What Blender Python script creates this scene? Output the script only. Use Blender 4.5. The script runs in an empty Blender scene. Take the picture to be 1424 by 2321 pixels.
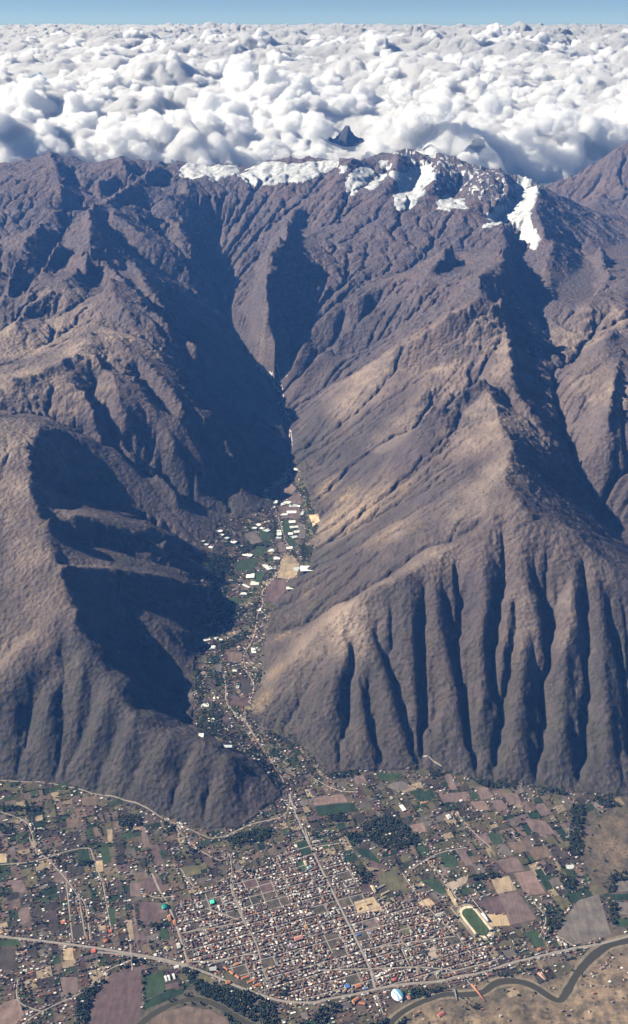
import bpy, bmesh, math, time, random, numpy as np
C=bpy.context.scene
cam=bpy.data.cameras.new('camera'); co=bpy.data.objects.new('camera',cam); C.collection.objects.link(co); C.camera=co
co.location=(0,0,4300); co.rotation_euler=(math.radians(90-24.1),0,0)
cam.sensor_fit='VERTICAL'; cam.sensor_height=24; cam.lens=24*2488/2321; cam.clip_start=5; cam.clip_end=900000
SUN_EL,SUN_AZ=35.5,-85.0   # azimuth measured from the view direction (+Y), negative = left
W=bpy.data.worlds.new('World'); C.world=W; W.use_nodes=True; nt=W.node_tree
sk=nt.nodes.new('ShaderNodeTexSky'); sk.sky_type='NISHITA'; sk.sun_disc=False; sk.sun_elevation=math.radians(SUN_EL); sk.sun_rotation=math.radians(SUN_AZ); sk.altitude=7000; sk.dust_density=.3; sk.ozone_density=5
nt.links.new(sk.outputs[0],nt.nodes['Background'].inputs[0]); nt.nodes['Background'].inputs[1].default_value=0.05
sl=bpy.data.lights.new('sun','SUN'); sl.energy=5; sl.angle=math.radians(.5); sl.color=(1,.95,.87)
so=bpy.data.objects.new('sun',sl); C.collection.objects.link(so)
from mathutils import Vector
e,a=math.radians(SUN_EL),math.radians(SUN_AZ)
sd=Vector((math.cos(e)*math.sin(a),math.cos(e)*math.cos(a),math.sin(e)))
so.rotation_euler=sd.to_track_quat('Z','Y').to_euler(); so.location=(0,0,6000)
C.view_settings.view_transform='Standard'; C.view_settings.look='None'; C.view_settings.exposure=0.85
C.cycles.use_denoising=True; C.cycles.max_bounces=24; C.cycles.diffuse_bounces=0; C.cycles.glossy_bounces=1; C.cycles.volume_bounces=20
HAZE=1.5e-5; HCOL=(.14,.38,1,1)
import numpy as np, math, time
# ---------------- camera model (photo pixel <-> ground) -------------------
CAMZ=4300.0; PITCH=math.radians(24.1); FPX=2488.0; PW,PH=1424.0,2321.0
_c,_s=math.cos(PITCH),math.sin(PITCH)
def ray(px,py):
    X=px-PW/2; U=-(py-PH/2)
    return X, FPX*_c+U*_s, -FPX*_s+U*_c
def at(px,py,v):
    """photo pixel + height (v<3000) or ground distance (v>3000) -> world x,y,z"""
    X,Y,Z=ray(px,py)
    t=(v-CAMZ)/Z if v<3000 else v/Y
    return X*t,Y*t,CAMZ+Z*t
# ---------------- grid ----------------
X0,X1,Y0,Y1=-5760.,5760.,2560.,18560.
def line_pts(P,step):
    out=[]
    for a,b in zip(P[:-1],P[1:]):
        n=max(1,int(math.hypot(b[0]-a[0],b[1]-a[1])/step))
        for i in range(n):
            f=i/n; out.append([a[k]+(b[k]-a[k])*f for k in range(3)])
    out.append(list(P[-1])); return out
def harmonic(pts,dx,iters,H0=None):
    levels=[dx*2**k for k in range(6,-1,-1)]
    H=None
    pts=np.array(pts)
    for L in levels:
        nx=int(round((X1-X0)/L))+1; ny=int(round((Y1-Y0)/L))+1
        ix=np.clip(np.rint((pts[:,0]-X0)/L).astype(int),0,nx-1); iy=np.clip(np.rint((pts[:,1]-Y0)/L).astype(int),0,ny-1)
        k=iy*nx+ix
        ok=(pts[:,0]>X0)&(pts[:,0]<X1)&(pts[:,1]>Y0)&(pts[:,1]<Y1)
        w=np.bincount(k[ok],minlength=nx*ny); s=np.bincount(k[ok],weights=pts[ok,2],minlength=nx*ny)
        fix=(w>0).reshape(ny,nx); val=np.where(fix,(s/np.maximum(w,1)).reshape(ny,nx),0)
        if H is None: H=np.full((ny,nx),val[fix].mean())
        else: H=resample(H,ny,nx)
        n=iters if L>dx*4 else max(30,iters//4)
        for it in range(n):
            H[fix]=val[fix]
            P=np.pad(H,1,mode='edge')
            H=(P[:-2,1:-1]+P[2:,1:-1]+P[1:-1,:-2]+P[1:-1,2:])*0.25
        H[fix]=val[fix]
    return H,fix
def resample(H,ny,nx):
    y=np.linspace(0,H.shape[0]-1,ny); x=np.linspace(0,H.shape[1]-1,nx)
    return bil(H,x[None,:]+0*y[:,None],y[:,None]+0*x[None,:])
def bil(H,x,y):
    x=np.clip(x,0,H.shape[1]-1.001); y=np.clip(y,0,H.shape[0]-1.001)
    i=x.astype(int); j=y.astype(int); fx=x-i; fy=y-j
    return (H[j,i]*(1-fx)+H[j,i+1]*fx)*(1-fy)+(H[j+1,i]*(1-fx)+H[j+1,i+1]*fx)*fy
def sample(H,x,y):
    dx=(X1-X0)/(H.shape[1]-1); return bil(H,(np.asarray(x)-X0)/dx,(np.asarray(y)-Y0)/dx)
def cast(H,px,py,off=0.0):
    px=np.asarray(px,float); py=np.asarray(py,float); off=np.asarray(off,float)+0*px
    X,Y,Z=ray(px,py)
    n=np.sqrt(X*X+Y*Y+Z*Z); X,Y,Z=X/n,Y/n,Z/n
    t=np.full(px.shape,2800.0); done=np.zeros(px.shape,bool)
    for k in range(900):
        z=CAMZ+Z*t; g=sample(H,X*t,Y*t)+off
        hit=(z<=g); done|=hit
        t=np.where(done,t,t+20.0)
        if done.all(): break
    lo=t-20; hi=t.copy()
    for k in range(12):
        m=(lo+hi)/2; b=CAMZ+Z*m<=sample(H,X*m,Y*m)+off
        hi=np.where(b,m,hi); lo=np.where(b,lo,m)
    return X*hi,Y*hi,CAMZ+Z*hi
def vnoise(x,y,seed):
    i=np.floor(x).astype(np.int64); j=np.floor(y).astype(np.int64); fx=x-i; fy=y-j
    fx=fx*fx*fx*(fx*(fx*6-15)+10); fy=fy*fy*fy*(fy*(fy*6-15)+10)
    def g(a,b,dx,dy):
        h=(a*374761393+b*668265263+seed*1274126177)&0xffffffff
        h=((h^(h>>13))*1274126177)&0xffffffff; h=h^(h>>16)
        an=(h&0xffff)/65536.0*6.2831853
        return np.cos(an)*dx+np.sin(an)*dy
    x_=x-i; y_=y-j
    a=g(i,j,x_,y_); b=g(i+1,j,x_-1,y_); c=g(i,j+1,x_,y_-1); d=g(i+1,j+1,x_-1,y_-1)
    return ((a*(1-fx)+b*fx)*(1-fy)+(c*(1-fx)+d*fx)*fy)*1.5
def fbm(x,y,sc,oct,seed,gain=.5):
    r=0;a=1;t=0
    for o in range(oct):
        r=r+a*vnoise(x/sc+17.3*o,y/sc-9.1*o,seed+o); t+=a; a*=gain; sc/=2.03
    return r/t
def ridged(x,y,sc,oct,seed,gain=.55):
    r=0;a=1;t=0;w=1
    for o in range(oct):
        n=1-np.abs(vnoise(x/sc+5.3*o,y/sc+3.7*o,seed+o))*1.6; n=np.clip(n,0,1)**2*w
        r=r+a*n; t+=a; w=np.clip(n*1.5,0,1); a*=gain; sc/=2.07
    return r/t
# ---------------- ridge / valley skeleton -------------------
# major lines: (photo x, photo y, height or ground distance); None = interpolated height
MAJ=[
 # skyline crest
 [(-250,400,16600),(-80,388,16500),(0,375,16500),(60,362,16450),(100,350,16400),(120,341,16400),(137,350,16400),(157,350,16450),(172,358,16450),(200,369,16400),(245,364,16300),(272,352,16300),(300,362,16300),(340,364,16250),(365,361,16200),(380,374,16200),(395,363,16250),(440,368,16300),(470,375,16300),(500,369,16300),(530,370,16300),(555,378,16200),(570,382,16200),(590,372,16200),(605,358,16200),(630,362,16150),(655,351,16150),(690,358,16100),(720,356,16100),(765,365,16050),(782,357,16000),(800,352,16000),(830,358,16000),(850,350,16000),(870,345,16000),(890,348,16000),(925,336,16000),(950,346,15950),(980,352,15950),(1010,348,15900),(1040,358,15850),(1070,368,15800),(1100,380,15700),(1130,378,15650),(1150,386,15600),(1180,400,15500),(1210,408,15400),(1240,425,15300),(1290,450,15200),(1340,485,15100),(1395,519,14900),(1424,527,14800),(1540,560,14800)],
 # valley floor of the main side valley
 [(655,1795,90),(600,1700,130),(530,1640,165),(510,1560,200),(500,1480,240),(520,1400,290),(570,1320,345),(620,1250,410),(640,1180,470),(640,1110,530),(650,1070,570),(658,1000,640),(650,940,700),(635,895,760),(622,870,800)],
 [(560,1640,160),(575,1560,195),(560,1480,240),(590,1400,290),(640,1330,345)],
 [(440,1640,175),(445,1560,210),(450,1480,250),(480,1400,300),(500,1330,350),(540,1260,410),(600,1190,470)],
 [(690,1290,365),(700,1200,450),(680,1110,530)],
 # west fork, east fork
 [(622,870,800),(565,812,910),(530,745,990),(505,690,1080),(480,630,1250),(478,560,1600),(470,500,14900)],
 [(622,870,800),(652,842,880),(664,790,1060),(678,740,1230),(686,690,1420),(676,630,1660),(664,575,1900),(690,520,14300)],
 # pinnacle ridge between the forks
 [(645,848,880),(640,815,1040),(622,785,1190),(618,750,1300),(604,710,1480),(608,680,1600),(600,640,1740),(612,600,1850),(608,575,1950),(630,540,2060),(645,548,2040),(655,500,14000),(700,440,15000),(740,390,15600)],
 # cliff foot under the western glacier / upper cirque floor
 [(380,440,15200),(440,470,14900),(500,460,15000),(560,450,15000),(640,430,15100)],
 # front right range crest (A) and its second crest (B)
 [(570,1610,170),(610,1570,250),(650,1510,380),(700,1455,500),(760,1400,640),(825,1344,800),(860,1328,860),(911,1310,900),(983,1258,985),(1040,1232,1050),(1096,1208,1120),(1135,1188,1170),(1173,1181,1210),(1191,1158,1260)],
 [(625,1385,310),(700,1312,480),(780,1276,650),(850,1250,800),(925,1222,950),(1024,1181,1100),(1110,1170,1200),(1191,1158,1260)],
 [(650,1430,300),(740,1390,470),(850,1315,730),(960,1250,920),(1100,1192,1110)],
 # eastern continuation of crest
 [(1191,1158,1260),(1215,1185,1210),(1230,1204,1170),(1265,1203,1160),(1300,1225,1120),(1325,1230,1100),(1360,1255,1050),(1400,1295,980),(1424,1300,960),(1540,1350,900),(1700,1400,850)],
 # divide going up valley
 [(1191,1158,1260),(1155,1110,1320),(1145,1085,1350),(1150,1050,1390),(1162,1010,1420),(1130,950,1480),(1110,890,1560),(1135,875,1560),(1160,855,1600),(1158,813,1650),(1155,745,1780),(1120,700,1900),(1085,675,1980),(1088,628,2080),(1110,600,2080),(1140,580,2060),(1150,540,13200),(1165,490,14200),(1215,420,15300)],
 # spurs dropping to the main valley
 [(1085,675,1980),(1020,715,1850),(950,765,1650),(880,800,1450),(800,850,1180),(740,885,980),(680,930,760)],
 [(1158,813,1650),(1050,815,1560),(1000,830,1480),(905,855,1300),(840,900,1120),(780,950,930),(700,1010,680)],
 [(1110,890,1560),(1000,945,1350),(900,990,1120),(800,1040,860),(710,1060,610)],
 [(1145,1060,1370),(1000,1095,1130),(880,1150,850),(780,1210,600),(710,1240,440)],
 # east valley (beyond the divide)
 [(1245,750,1600),(1252,830,1490),(1265,900,1370),(1285,980,1240),(1310,1060,1090),(1350,1130,920),(1424,1225,720),(1600,1350,520)],
 [(1245,750,1600),(1210,700,1690),(1190,640,12300)],
 [(1424,527,14800),(1400,570,14000),(1360,640,1750),(1330,690,1650),(1290,720,1500)],
 [(1424,640,1850),(1424,740,1700),(1405,850,1600),(1390,950,1450),(1380,1020,1250),(1400,1080,1050)],
 [(1600,600,2000),(1600,800,1700),(1650,1000,1500)],
 # left front ridge
 [(-260,980,1400),(-120,960,1400),(0,955,1340),(60,947,1345),(90,960,1325),(88,985,1290),(68,1040,1215),(68,1120,1110),(95,1175,1030),(105,1225,960),(125,1270,890),(145,1320,820),(160,1380,745),(165,1440,670),(215,1480,590),(255,1550,490),(300,1620,400),(330,1648,370),(370,1668,340),(400,1680,325),(440,1678,320),(485,1694,305),(528,1725,268),(545,1732,235),(590,1760,160),(625,1780,115),(650,1793,92)],
 [(90,960,1325),(150,975,1230),(220,1000,1110),(290,1050,960),(340,1100,810),(400,1150,670),(440,1195,560),(470,1235,460)],
 # cirque floor behind the left front ridge
 [(120,1115,900),(200,1135,800),(300,1160,690),(400,1205,560),(455,1245,460)],
 [(115,1150,960),(180,1155,915),(260,1175,850),(340,1190,760),(400,1215,650),(450,1270,480)],
 [(130,1215,860),(220,1245,760),(320,1265,650),(420,1290,520),(470,1320,400)],
 [(140,1282,840),(220,1283,790),(300,1295,720),(380,1305,620),(440,1330,480)],
 [(175,1345,700),(260,1360,600),(350,1370,500),(450,1390,330)],[(235,1425,470),(300,1500,350),(370,1570,250),(432,1638,176)],
 [(260,1430,430),(340,1480,330),(400,1540,250),(436,1600,200)],
 # mid left: domed hill and its hollow
 [(-250,900,1420),(-100,880,1460),(0,870,1450),(80,855,1480),(150,866,1460),(190,890,1410),(215,940,1290),(230,990,1120)],
 [(-120,935,1340),(0,925,1320),(100,930,1280),(160,965,1190),(240,1000,1060),(330,1060,850),(420,1130,640),(500,1160,540),(590,1180,480)],
 # tan hill, rising to the skyline
 [(150,866,1460),(170,820,1530),(205,755,1610),(192,700,1690),(190,650,1780),(185,590,1900),(190,540,2020),(195,470,14600),(190,420,15300),(160,355,16400)],
 [(-200,800,1400),(-80,780,1450),(40,740,1530),(120,715,1610),(192,700,1690)],
 [(192,690,1700),(240,720,1660),(290,745,1610),(350,790,1510),(410,870,1340),(460,950,1130),(520,1030,850),(575,1085,590)],
 [(340,735,1530),(430,835,1230),(520,905,960),(600,960,730),(645,985,660)],
 [(250,775,1590),(300,850,1430),(345,925,1270),(395,1005,1060),(445,1075,810),(495,1130,590)],
 [(235,800,1540),(240,860,1430),(250,930,1280),(295,1010,1060),(360,1080,810)],
 # serrated ridge south of the west fork
 [(190,590,1900),(240,600,1900),(300,650,1840),(370,720,1680),(450,790,1430),(520,840,1150),(590,890,870),(630,925,715)],
 # ridges up left
 [(0,540,13400),(60,520,13800),(130,480,14200),(195,470,14400),(300,470,14300),(400,500,14300),(430,560,13600)],
 [(-150,640,1900),(0,600,12600),(80,620,12200),(150,640,11700)],
 # plain and river, alluvial fan
 [(-260,1765,60),(0,1765,60),(150,1782,55),(310,1833,45),(460,1877,35),(540,1880,38),(600,1832,60),(655,1797,90)],
 [(560,1640,160),(620,1662,150),(700,1702,130),(740,1752,112),(830,1747,112),(960,1742,112),(1080,1762,112),(1190,1778,112),(1325,1797,108),(1424,1806,106),(1600,1815,106)],
 [(-250,1980,15),(200,1980,18),(600,1980,22),(1000,1980,25),(1424,1960,28),(1700,1950,28)],
 [(-250,2150,3),(200,2180,3),(600,2200,2),(900,2260,0),(1100,2235,0),(1270,2260,0),(1320,2200,0),(1424,2140,2),(1700,2090,5)],
 [(-300,2500,0),(300,2500,0),(900,2400,15),(1424,2400,60),(1700,2300,80),(1424,2321,30),(1300,2321,18),(1100,2321,8)],
 [(1250,500,16300),(1300,478,16900),(1345,428,17400),(1368,388,17600),(1384,350,17700),(1400,338,17700),(1424,316,17800),(1470,300,17800),(1600,330,17600)],
 [(1384,350,17700),(1375,430,17000),(1340,470,16300)],[(1424,316,17800),(1430,420,17000),(1400,480,16200)],
]
# edges far outside
EDGE=[[(X0,2560,0),(X1,2560,90)],[(X0,5000,60),(X0,6000,500),(X0,8000,1100),(X0,12000,1500),(X0,16500,2200)],[(X1,2560,90),(X1,5400,130),(X1,7000,700),(X1,9000,1100),(X1,14000,1500)],
 [(X0,Y1,1300),(0,Y1,1300),(X1,Y1,1200)],[(-4500,17800,1750),(0,17600,1800),(2600,17200,1500)]]
# minor lines: (offset, [(photo x, photo y)...])
def c1(L): return [(780+a/2.211,1050+b/2.211) for a,b in L]
def c2(L): return [(a/2.094,900+b/2.094) for a,b in L]
def c3(L): return [(a/1.978,320+b/1.978) for a,b in L]
def c4(L): return [(380+a/2.738,500+b/2.738) for a,b in L]
def c5(L): return [(700+a/1.967,300+b/1.967) for a,b in L]
MIN=[
 (45,c1([(95,690),(115,860),(165,1010),(215,1170),(280,1340),(310,1490)])),
 (-45,c1([(130,730),(200,880),(270,1020),(320,1250),(335,1440)])),
 (30,c1([(325,560),(340,700),(340,850),(325,980),(325,1100),(350,1230)])),
 (-30,c1([(395,560),(400,900),(400,1150),(378,1350),(390,1470)])),
 (50,c1([(445,460),(465,650),(470,850),(500,960),(545,1100),(560,1250),(600,1400),(650,1500)])),
 (-55,c1([(490,560),(545,800),(575,1000),(600,1200),(655,1420),(675,1490)])),
 (45,c1([(705,370),(700,500),(710,680),(680,850),(675,950),(690,1080),(700,1250),(690,1400)])),
 (-50,c1([(775,440),(790,700),(760,950),(745,1200),(695,1430)])),
 (30,c1([(870,290),(900,450),(915,560)])),
 (85,c1([(908,635),(900,750),(885,870),(890,1050),(880,1300),(880,1570)])),
 (-65,c1([(930,480),(1010,670),(1038,830),(1000,950),(970,1150),(950,1350),(945,1560)])),
 (55,c1([(1180,400),(1160,550),(1145,700),(1160,800),(1120,880),(1112,1080),(1125,1230),(1100,1370)])),
 (-50,c1([(1205,480),(1225,800),(1235,1000),(1255,1200),(1275,1400),(1275,1600)])),
 (-35,c1([(1160,1000),(1140,1250),(1180,1450),(1185,1620)])),
 (50,c1([(1225,420),(1250,560),(1290,750),(1300,960),(1310,1150),(1300,1350),(1320,1600)])),
 (-50,c1([(1290,560),(1350,800),(1390,1000),(1410,1200),(1430,1400)])),
 (-40,c1([(220,640),(250,900),(200,800)])),
 (30,c1([(190,640),(230,850)])),
 (25,c1([(-60,760),(-20,1000),(-60,1250)])),(-25,c1([(-100,850),(-80,1050),(-120,1300)])),
 (20,c1([(80,1100),(90,1500)])),(-22,c1([(30,1150),(60,1510)])),(-22,c1([(120,1120),(150,1300),(215,1510)])),
 (-18,c1([(560,480),(600,640),(580,800)])),(-18,c1([(820,360),(800,560),(790,700)])),(-18,c1([(620,950),(655,1200)])),(16,c1([(830,700),(810,850),(780,1050)])),(-16,c1([(850,700),(860,850)])),(30,c1([(950,700),(975,800),(985,950)])),(-20,c1([(1080,620),(1050,760)])),
 (-18,c1([(1290,450),(1330,620)])),(-20,c1([(1330,1000),(1380,1250),(1390,1500)])),(-18,c1([(450,1000),(470,1200),(440,1450)])),(-16,c1([(1040,1100),(1010,1300),(960,1450)])),(-14,c1([(830,950),(800,1200),(750,1420)])),(22,c1([(500,1240),(470,1400),(445,1480)])),(-18,c1([(1210,1180),(1215,1400),(1210,1600)])),(-16,c1([(620,560),(640,700),(620,850)])),(-16,c1([(200,700),(215,850)])),(14,c1([(290,700),(280,860),(285,1000)])),
 # left front
 (50,c2([(335,1100),(200,1270),(100,1370),(0,1450),(-200,1600)])),
 (-35,c2([(240,1310),(160,1450),(110,1560),(90,1750)])),
 (35,c2([(375,1200),(380,1350),(350,1500),(340,1760)])),
 (-40,c2([(320,1210),(325,1500),(325,1790)])),
 (30,c2([(210,1380),(230,1500),(220,1800)])),
 (25,c2([(60,1500),(60,1800)])),
 (40,c2([(560,1380),(480,1540),(400,1700),(345,1830)])),
 (-35,c2([(430,1350),(400,1550),(340,1700)])),
 (-35,c2([(600,1470),(520,1700),(480,1860)])),
 (35,c2([(640,1540),(580,1680),(535,1880)])),
 (-35,c2([(690,1590),(650,1750),(610,1890)])),
 (22,c2([(830,1645),(750,1760),(660,1880)])),
 (-25,c2([(870,1660),(850,1800),(825,1950)])),
 (22,c2([(1000,1675),(920,1800),(870,1970)])),
 (-20,c2([(1010,1700),(980,1850),(940,2020)])),
 (40,c2([(1115,1755),(1105,1900),(1100,2030)])),
 (-35,c2([(1150,1790),(1160,1900),(1150,1990)])),
 (15,c2([(1205,1790),(1215,1900),(1240,1950)])),
 # back slope of left front ridge (terraced, gullied)
 (140,c2([(200,560),(400,560),(620,630),(820,660)])),
 (-60,c2([(230,620),(400,700),(600,720),(850,740)])),
 (110,c2([(280,790),(450,800),(600,820),(800,850),(1000,900)])),
 (-50,c2([(300,870),(480,900),(700,950),(900,1010)])),
 (100,c2([(360,1000),(520,1000),(700,1070),(900,1110)])),
 (-40,c2([(420,1100),(600,1180),(760,1330),(900,1480)])),
 (25,c2([(480,1200),(600,1290)])),
 # mid left ribs
 (45,c2([(560,0),(600,120),(700,260),(780,400),(840,470)])),
 (-45,c2([(500,60),(560,200),(660,330),(760,440)])),
 (50,c2([(830,80),(900,160),(960,290),(1010,400)])),
 (-45,c2([(740,150),(870,290),(930,400),(1000,440)])),
 (35,c2([(1000,60),(1100,250),(1150,420)])),
 (-30,c2([(1060,100),(1200,300),(1260,420)])),
 (-40,c2([(900,100),(1000,250),(1060,420)])),
 # tan hill
 (40,c3([(400,850),(330,960),(200,1020),(60,1060)])),
 (-35,c3([(380,800),(250,880),(60,980)])),
 (35,c3([(430,960),(500,1060),(560,1180)])),
 (-40,c3([(440,1080),(420,1150),(470,1260)])),
 (30,c3([(490,870),(620,960),(760,1100),(830,1200)])),
 (-40,c3([(620,1040),(700,1150),(780,1230)])),
 # upper left
 (90,c3([(235,60),(265,150),(270,220)])),(-60,c3([(330,160),(350,220),(430,260)])),
 (60,c3([(540,70),(590,150),(430,180)])),(90,c3([(720,90),(640,150),(540,220),(420,290)])),
 (-90,c3([(640,180),(560,260),(480,300)])),(90,c3([(830,170),(850,240),(740,240)])),(-60,c3([(740,200),(640,250)])),
 (60,c3([(920,150),(900,260),(860,380),(850,520)])),(-60,c3([(940,380),(960,520)])),(60,c3([(1000,400),(995,560)])),
 (80,c3([(400,300),(400,420),(390,520)])),(-70,c3([(330,330),(250,480),(190,620),(40,780)])),
 (60,c3([(260,440),(200,560),(100,700)])),(60,c3([(180,360),(120,440),(60,560),(20,700)])),(-60,c3([(110,560),(60,620),(0,760)])),
 (60,c3([(350,560),(260,650),(150,720),(60,820)])),(-50,c3([(320,520),(220,620),(120,680)])),
 (-90,c3([(400,560),(440,680),(490,740)])),(60,c3([(490,600),(520,700),(590,770)])),(40,c3([(600,540),(660,650),(760,760)])),
 (-40,c3([(560,600),(620,700)])),(-60,c3([(620,300),(700,380),(760,450)])),(60,c3([(480,300),(620,400),(800,520),(930,640)])),
 (-50,c3([(450,400),(620,520),(800,640)])),
 # pinnacle flanks
 (40,c4([(480,200),(440,300),(400,420),(470,620)])),(-35,c4([(560,200),(520,400),(480,520)])),(40,c4([(700,90),(740,200),(720,340),(700,450)])),
 (-40,c4([(560,500),(520,620),(520,800)])),(35,c4([(600,560),(560,700),(590,850),(650,960)])),
 # east fork right wall
 (50,c4([(1380,350),(1200,480),(1000,570),(880,700),(800,860)])),(-50,c4([(1280,540),(1200,640),(1150,760)])),
 (45,c4([(1300,540),(1120,680),(960,820),(860,930)])),(-45,c4([(1100,600),(1040,750),(900,850)])),(-60,c4([(1424,670),(1200,800),(1000,880),(820,1000)])),
 (-40,c4([(1300,860),(1050,1000),(830,1080)])),
 # upper plateau & chicon face
 (60,c5([(400,90),(380,200),(300,330)])),(-40,c5([(350,170),(270,260)])),(60,c5([(200,110),(130,200),(80,330)])),
 (60,c5([(580,110),(560,220),(500,330)])),(-40,c5([(500,160),(430,330)])),(60,c5([(800,160),(750,280),(690,370)])),(-40,c5([(680,240),(620,330)])),
 (60,c5([(870,160),(900,260),(800,340)])),(-50,c5([(960,220),(900,330),(820,420)])),(70,c5([(1020,230),(1010,340),(1050,450)])),
 (-60,c5([(900,430),(960,500),(930,640)])),(60,c5([(870,400),(860,500),(870,620)])),
 (60,c5([(640,500),(560,600),(480,700)])),(-50,c5([(700,520),(600,680)])),(-50,c5([(540,520),(420,640)])),
 (50,c5([(1100,480),(1060,600),(1100,760)])),(-50,c5([(1200,500),(1260,640),(1150,780)])),(50,c5([(1300,520),(1340,640),(1240,780)])),
 # spur details
 (70,c5([(870,740),(760,830),(640,920),(500,1000),(340,1070)])),(-60,c5([(800,860),(640,1000),(400,1120)])),
 (70,c5([(800,1080),(640,1180),(500,1280)])),(-60,c5([(760,1090),(600,1230),(440,1360)])),
 (-30,c5([(820,1290),(640,1330)])),(25,c5([(420,1090),(350,1200),(320,1320)])),(25,c5([(560,1060),(500,1180)])),
 (-45,c5([(880,850),(960,1100),(1000,1200)])),(30,c5([(900,1120),(1000,1260),(1080,1370)])),(-30,c5([(850,1120),(930,1260)])),
 (60,c5([(1370,870),(1230,1060),(1200,1200)])),(-40,c5([(1280,880),(1150,1060)])),(50,c5([(1424,870),(1380,1060),(1330,1300)])),
]
def expand(P):
    return [at(*p) for p in P]
def stream(H,dx,fixed,iters,Kf,m=0.45,thr=6.0,diff=0.0,seed=3):
    ny,nx=H.shape; N=nx*ny
    rng=np.random.RandomState(seed)
    nb=[(-1,0,1.),(1,0,1.),(0,-1,1.),(0,1,1.),(-1,-1,1.4142),(-1,1,1.4142),(1,-1,1.4142),(1,1,1.4142)]
    idx=np.arange(N).reshape(ny,nx); fx=fixed.ravel()
    for it in range(iters):
        P=np.pad(H,1,mode='edge'); PI=np.pad(idx,1,mode='edge')
        best=np.full(H.shape,1e-6); rec=idx.copy(); dist=np.ones(H.shape)
        for (j,i,d) in nb:
            s=(H-P[1+j:1+j+ny,1+i:1+i+nx])/(d*dx)*(0.6+0.8*rng.rand(ny,nx) if it<iters-2 else 1)
            b=s>best; best=np.where(b,s,best); rec=np.where(b,PI[1+j:1+j+ny,1+i:1+i+nx],rec); dist=np.where(b,d,dist)
        order=np.argsort(-H.ravel(),kind='stable').tolist(); r=rec.ravel().tolist()
        A=[1.0]*N
        for k in order:
            q=r[k]
            if q!=k: A[q]+=A[k]
        A=np.array(A)*(dx/32.0)**2*1.0
        F=Kf*np.clip(A**m-thr**m,0,None)/dist.ravel()/(dx/32.0)
        F[fx]=0; F=np.minimum(F,4.0)
        inv=(1/(1+F)).tolist(); Fl=F.tolist(); h=H.ravel().tolist()
        for k in reversed(order):
            q=r[k]
            if Fl[k]>0 and h[q]<h[k]: h[k]=(h[k]+Fl[k]*h[q])*inv[k]
        H=np.array(h).reshape(ny,nx)
        if diff>0:
            P=np.pad(H,1,mode='edge'); L=(P[:-2,1:-1]+P[2:,1:-1]+P[1:-1,:-2]+P[1:-1,2:])*.25-H
            H=np.where(fixed,H,H+diff*L)
    return H,A.reshape(ny,nx)
def fill(H):
    """priority flood: every hollow drains over its lowest lip"""
    import heapq
    ny,nx=H.shape; h=H.ravel().tolist(); done=bytearray(nx*ny); q=[]
    for i in range(nx):
        for k in (i,(ny-1)*nx+i): q.append((h[k],k)); done[k]=1
    for j in range(1,ny-1):
        for k in (j*nx,j*nx+nx-1): q.append((h[k],k)); done[k]=1
    heapq.heapify(q); pop=heapq.heappop; push=heapq.heappush; offs=(-1,1,-nx,nx,-nx-1,-nx+1,nx-1,nx+1)
    while q:
        z,k=pop(q)
        for o in offs:
            n=k+o
            if n<0 or n>=nx*ny or done[n]: continue
            done[n]=1
            v=h[n]
            if v<=z: v=h[n]=z+0.02
            push(q,(v,n))
    return np.array(h).reshape(ny,nx)
def blur(H,n):
    for _ in range(n):
        P=np.pad(H,1,mode='edge'); H=(P[:-2,1:-1]+P[2:,1:-1]+P[1:-1,:-2]+P[1:-1,2:]+4*H)/8
    return H
def plain_poly():
    base=[(-400,1765,60),(0,1765,60),(150,1782,55),(310,1833,45),(460,1877,35),(540,1880,38),(600,1832,60),(640,1800,88),(580,1735,130),(470,1690,150),(437,1650,170),(440,1560,210),(445,1480,250),(475,1400,300),(455,1330,360),(470,1260,430),(500,1190,480),(590,1170,480),(640,1080,560),(680,1075,560),(700,1130,520),(720,1200,450),(700,1290,365),(640,1340,345),(610,1390,300),(600,1470,240),(590,1560,195),(562,1625,165),(620,1662,150),(700,1702,130),(740,1752,112),(830,1747,112),(960,1742,112),(1080,1762,112),(1190,1778,112),(1325,1797,108),(1424,1806,106),(1700,1815,106)]
    P=[at(*p)[:2] for p in base]
    return P+[(X1+500,P[-1][1]),(X1+500,Y0-500),(X0-500,Y0-500),(X0-500,P[0][1])]
def inpoly(x,y,P):
    r=np.zeros(x.shape,bool); n=len(P)
    for i in range(n):
        x1,y1=P[i]; x2,y2=P[(i+1)%n]
        if y1==y2: continue
        c=((y1>y)!=(y2>y))&(x<(x2-x1)*(y-y1)/(y2-y1)+x1); r^=c
    return r
SOUTHP=[at(a,b,2)[:2] for a,b in [(900,2400),(960,2310),(1050,2290),(1130,2270),(1200,2285),(1290,2290),(1335,2240),(1440,2170),(1500,2170),(1500,2500)]]
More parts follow.
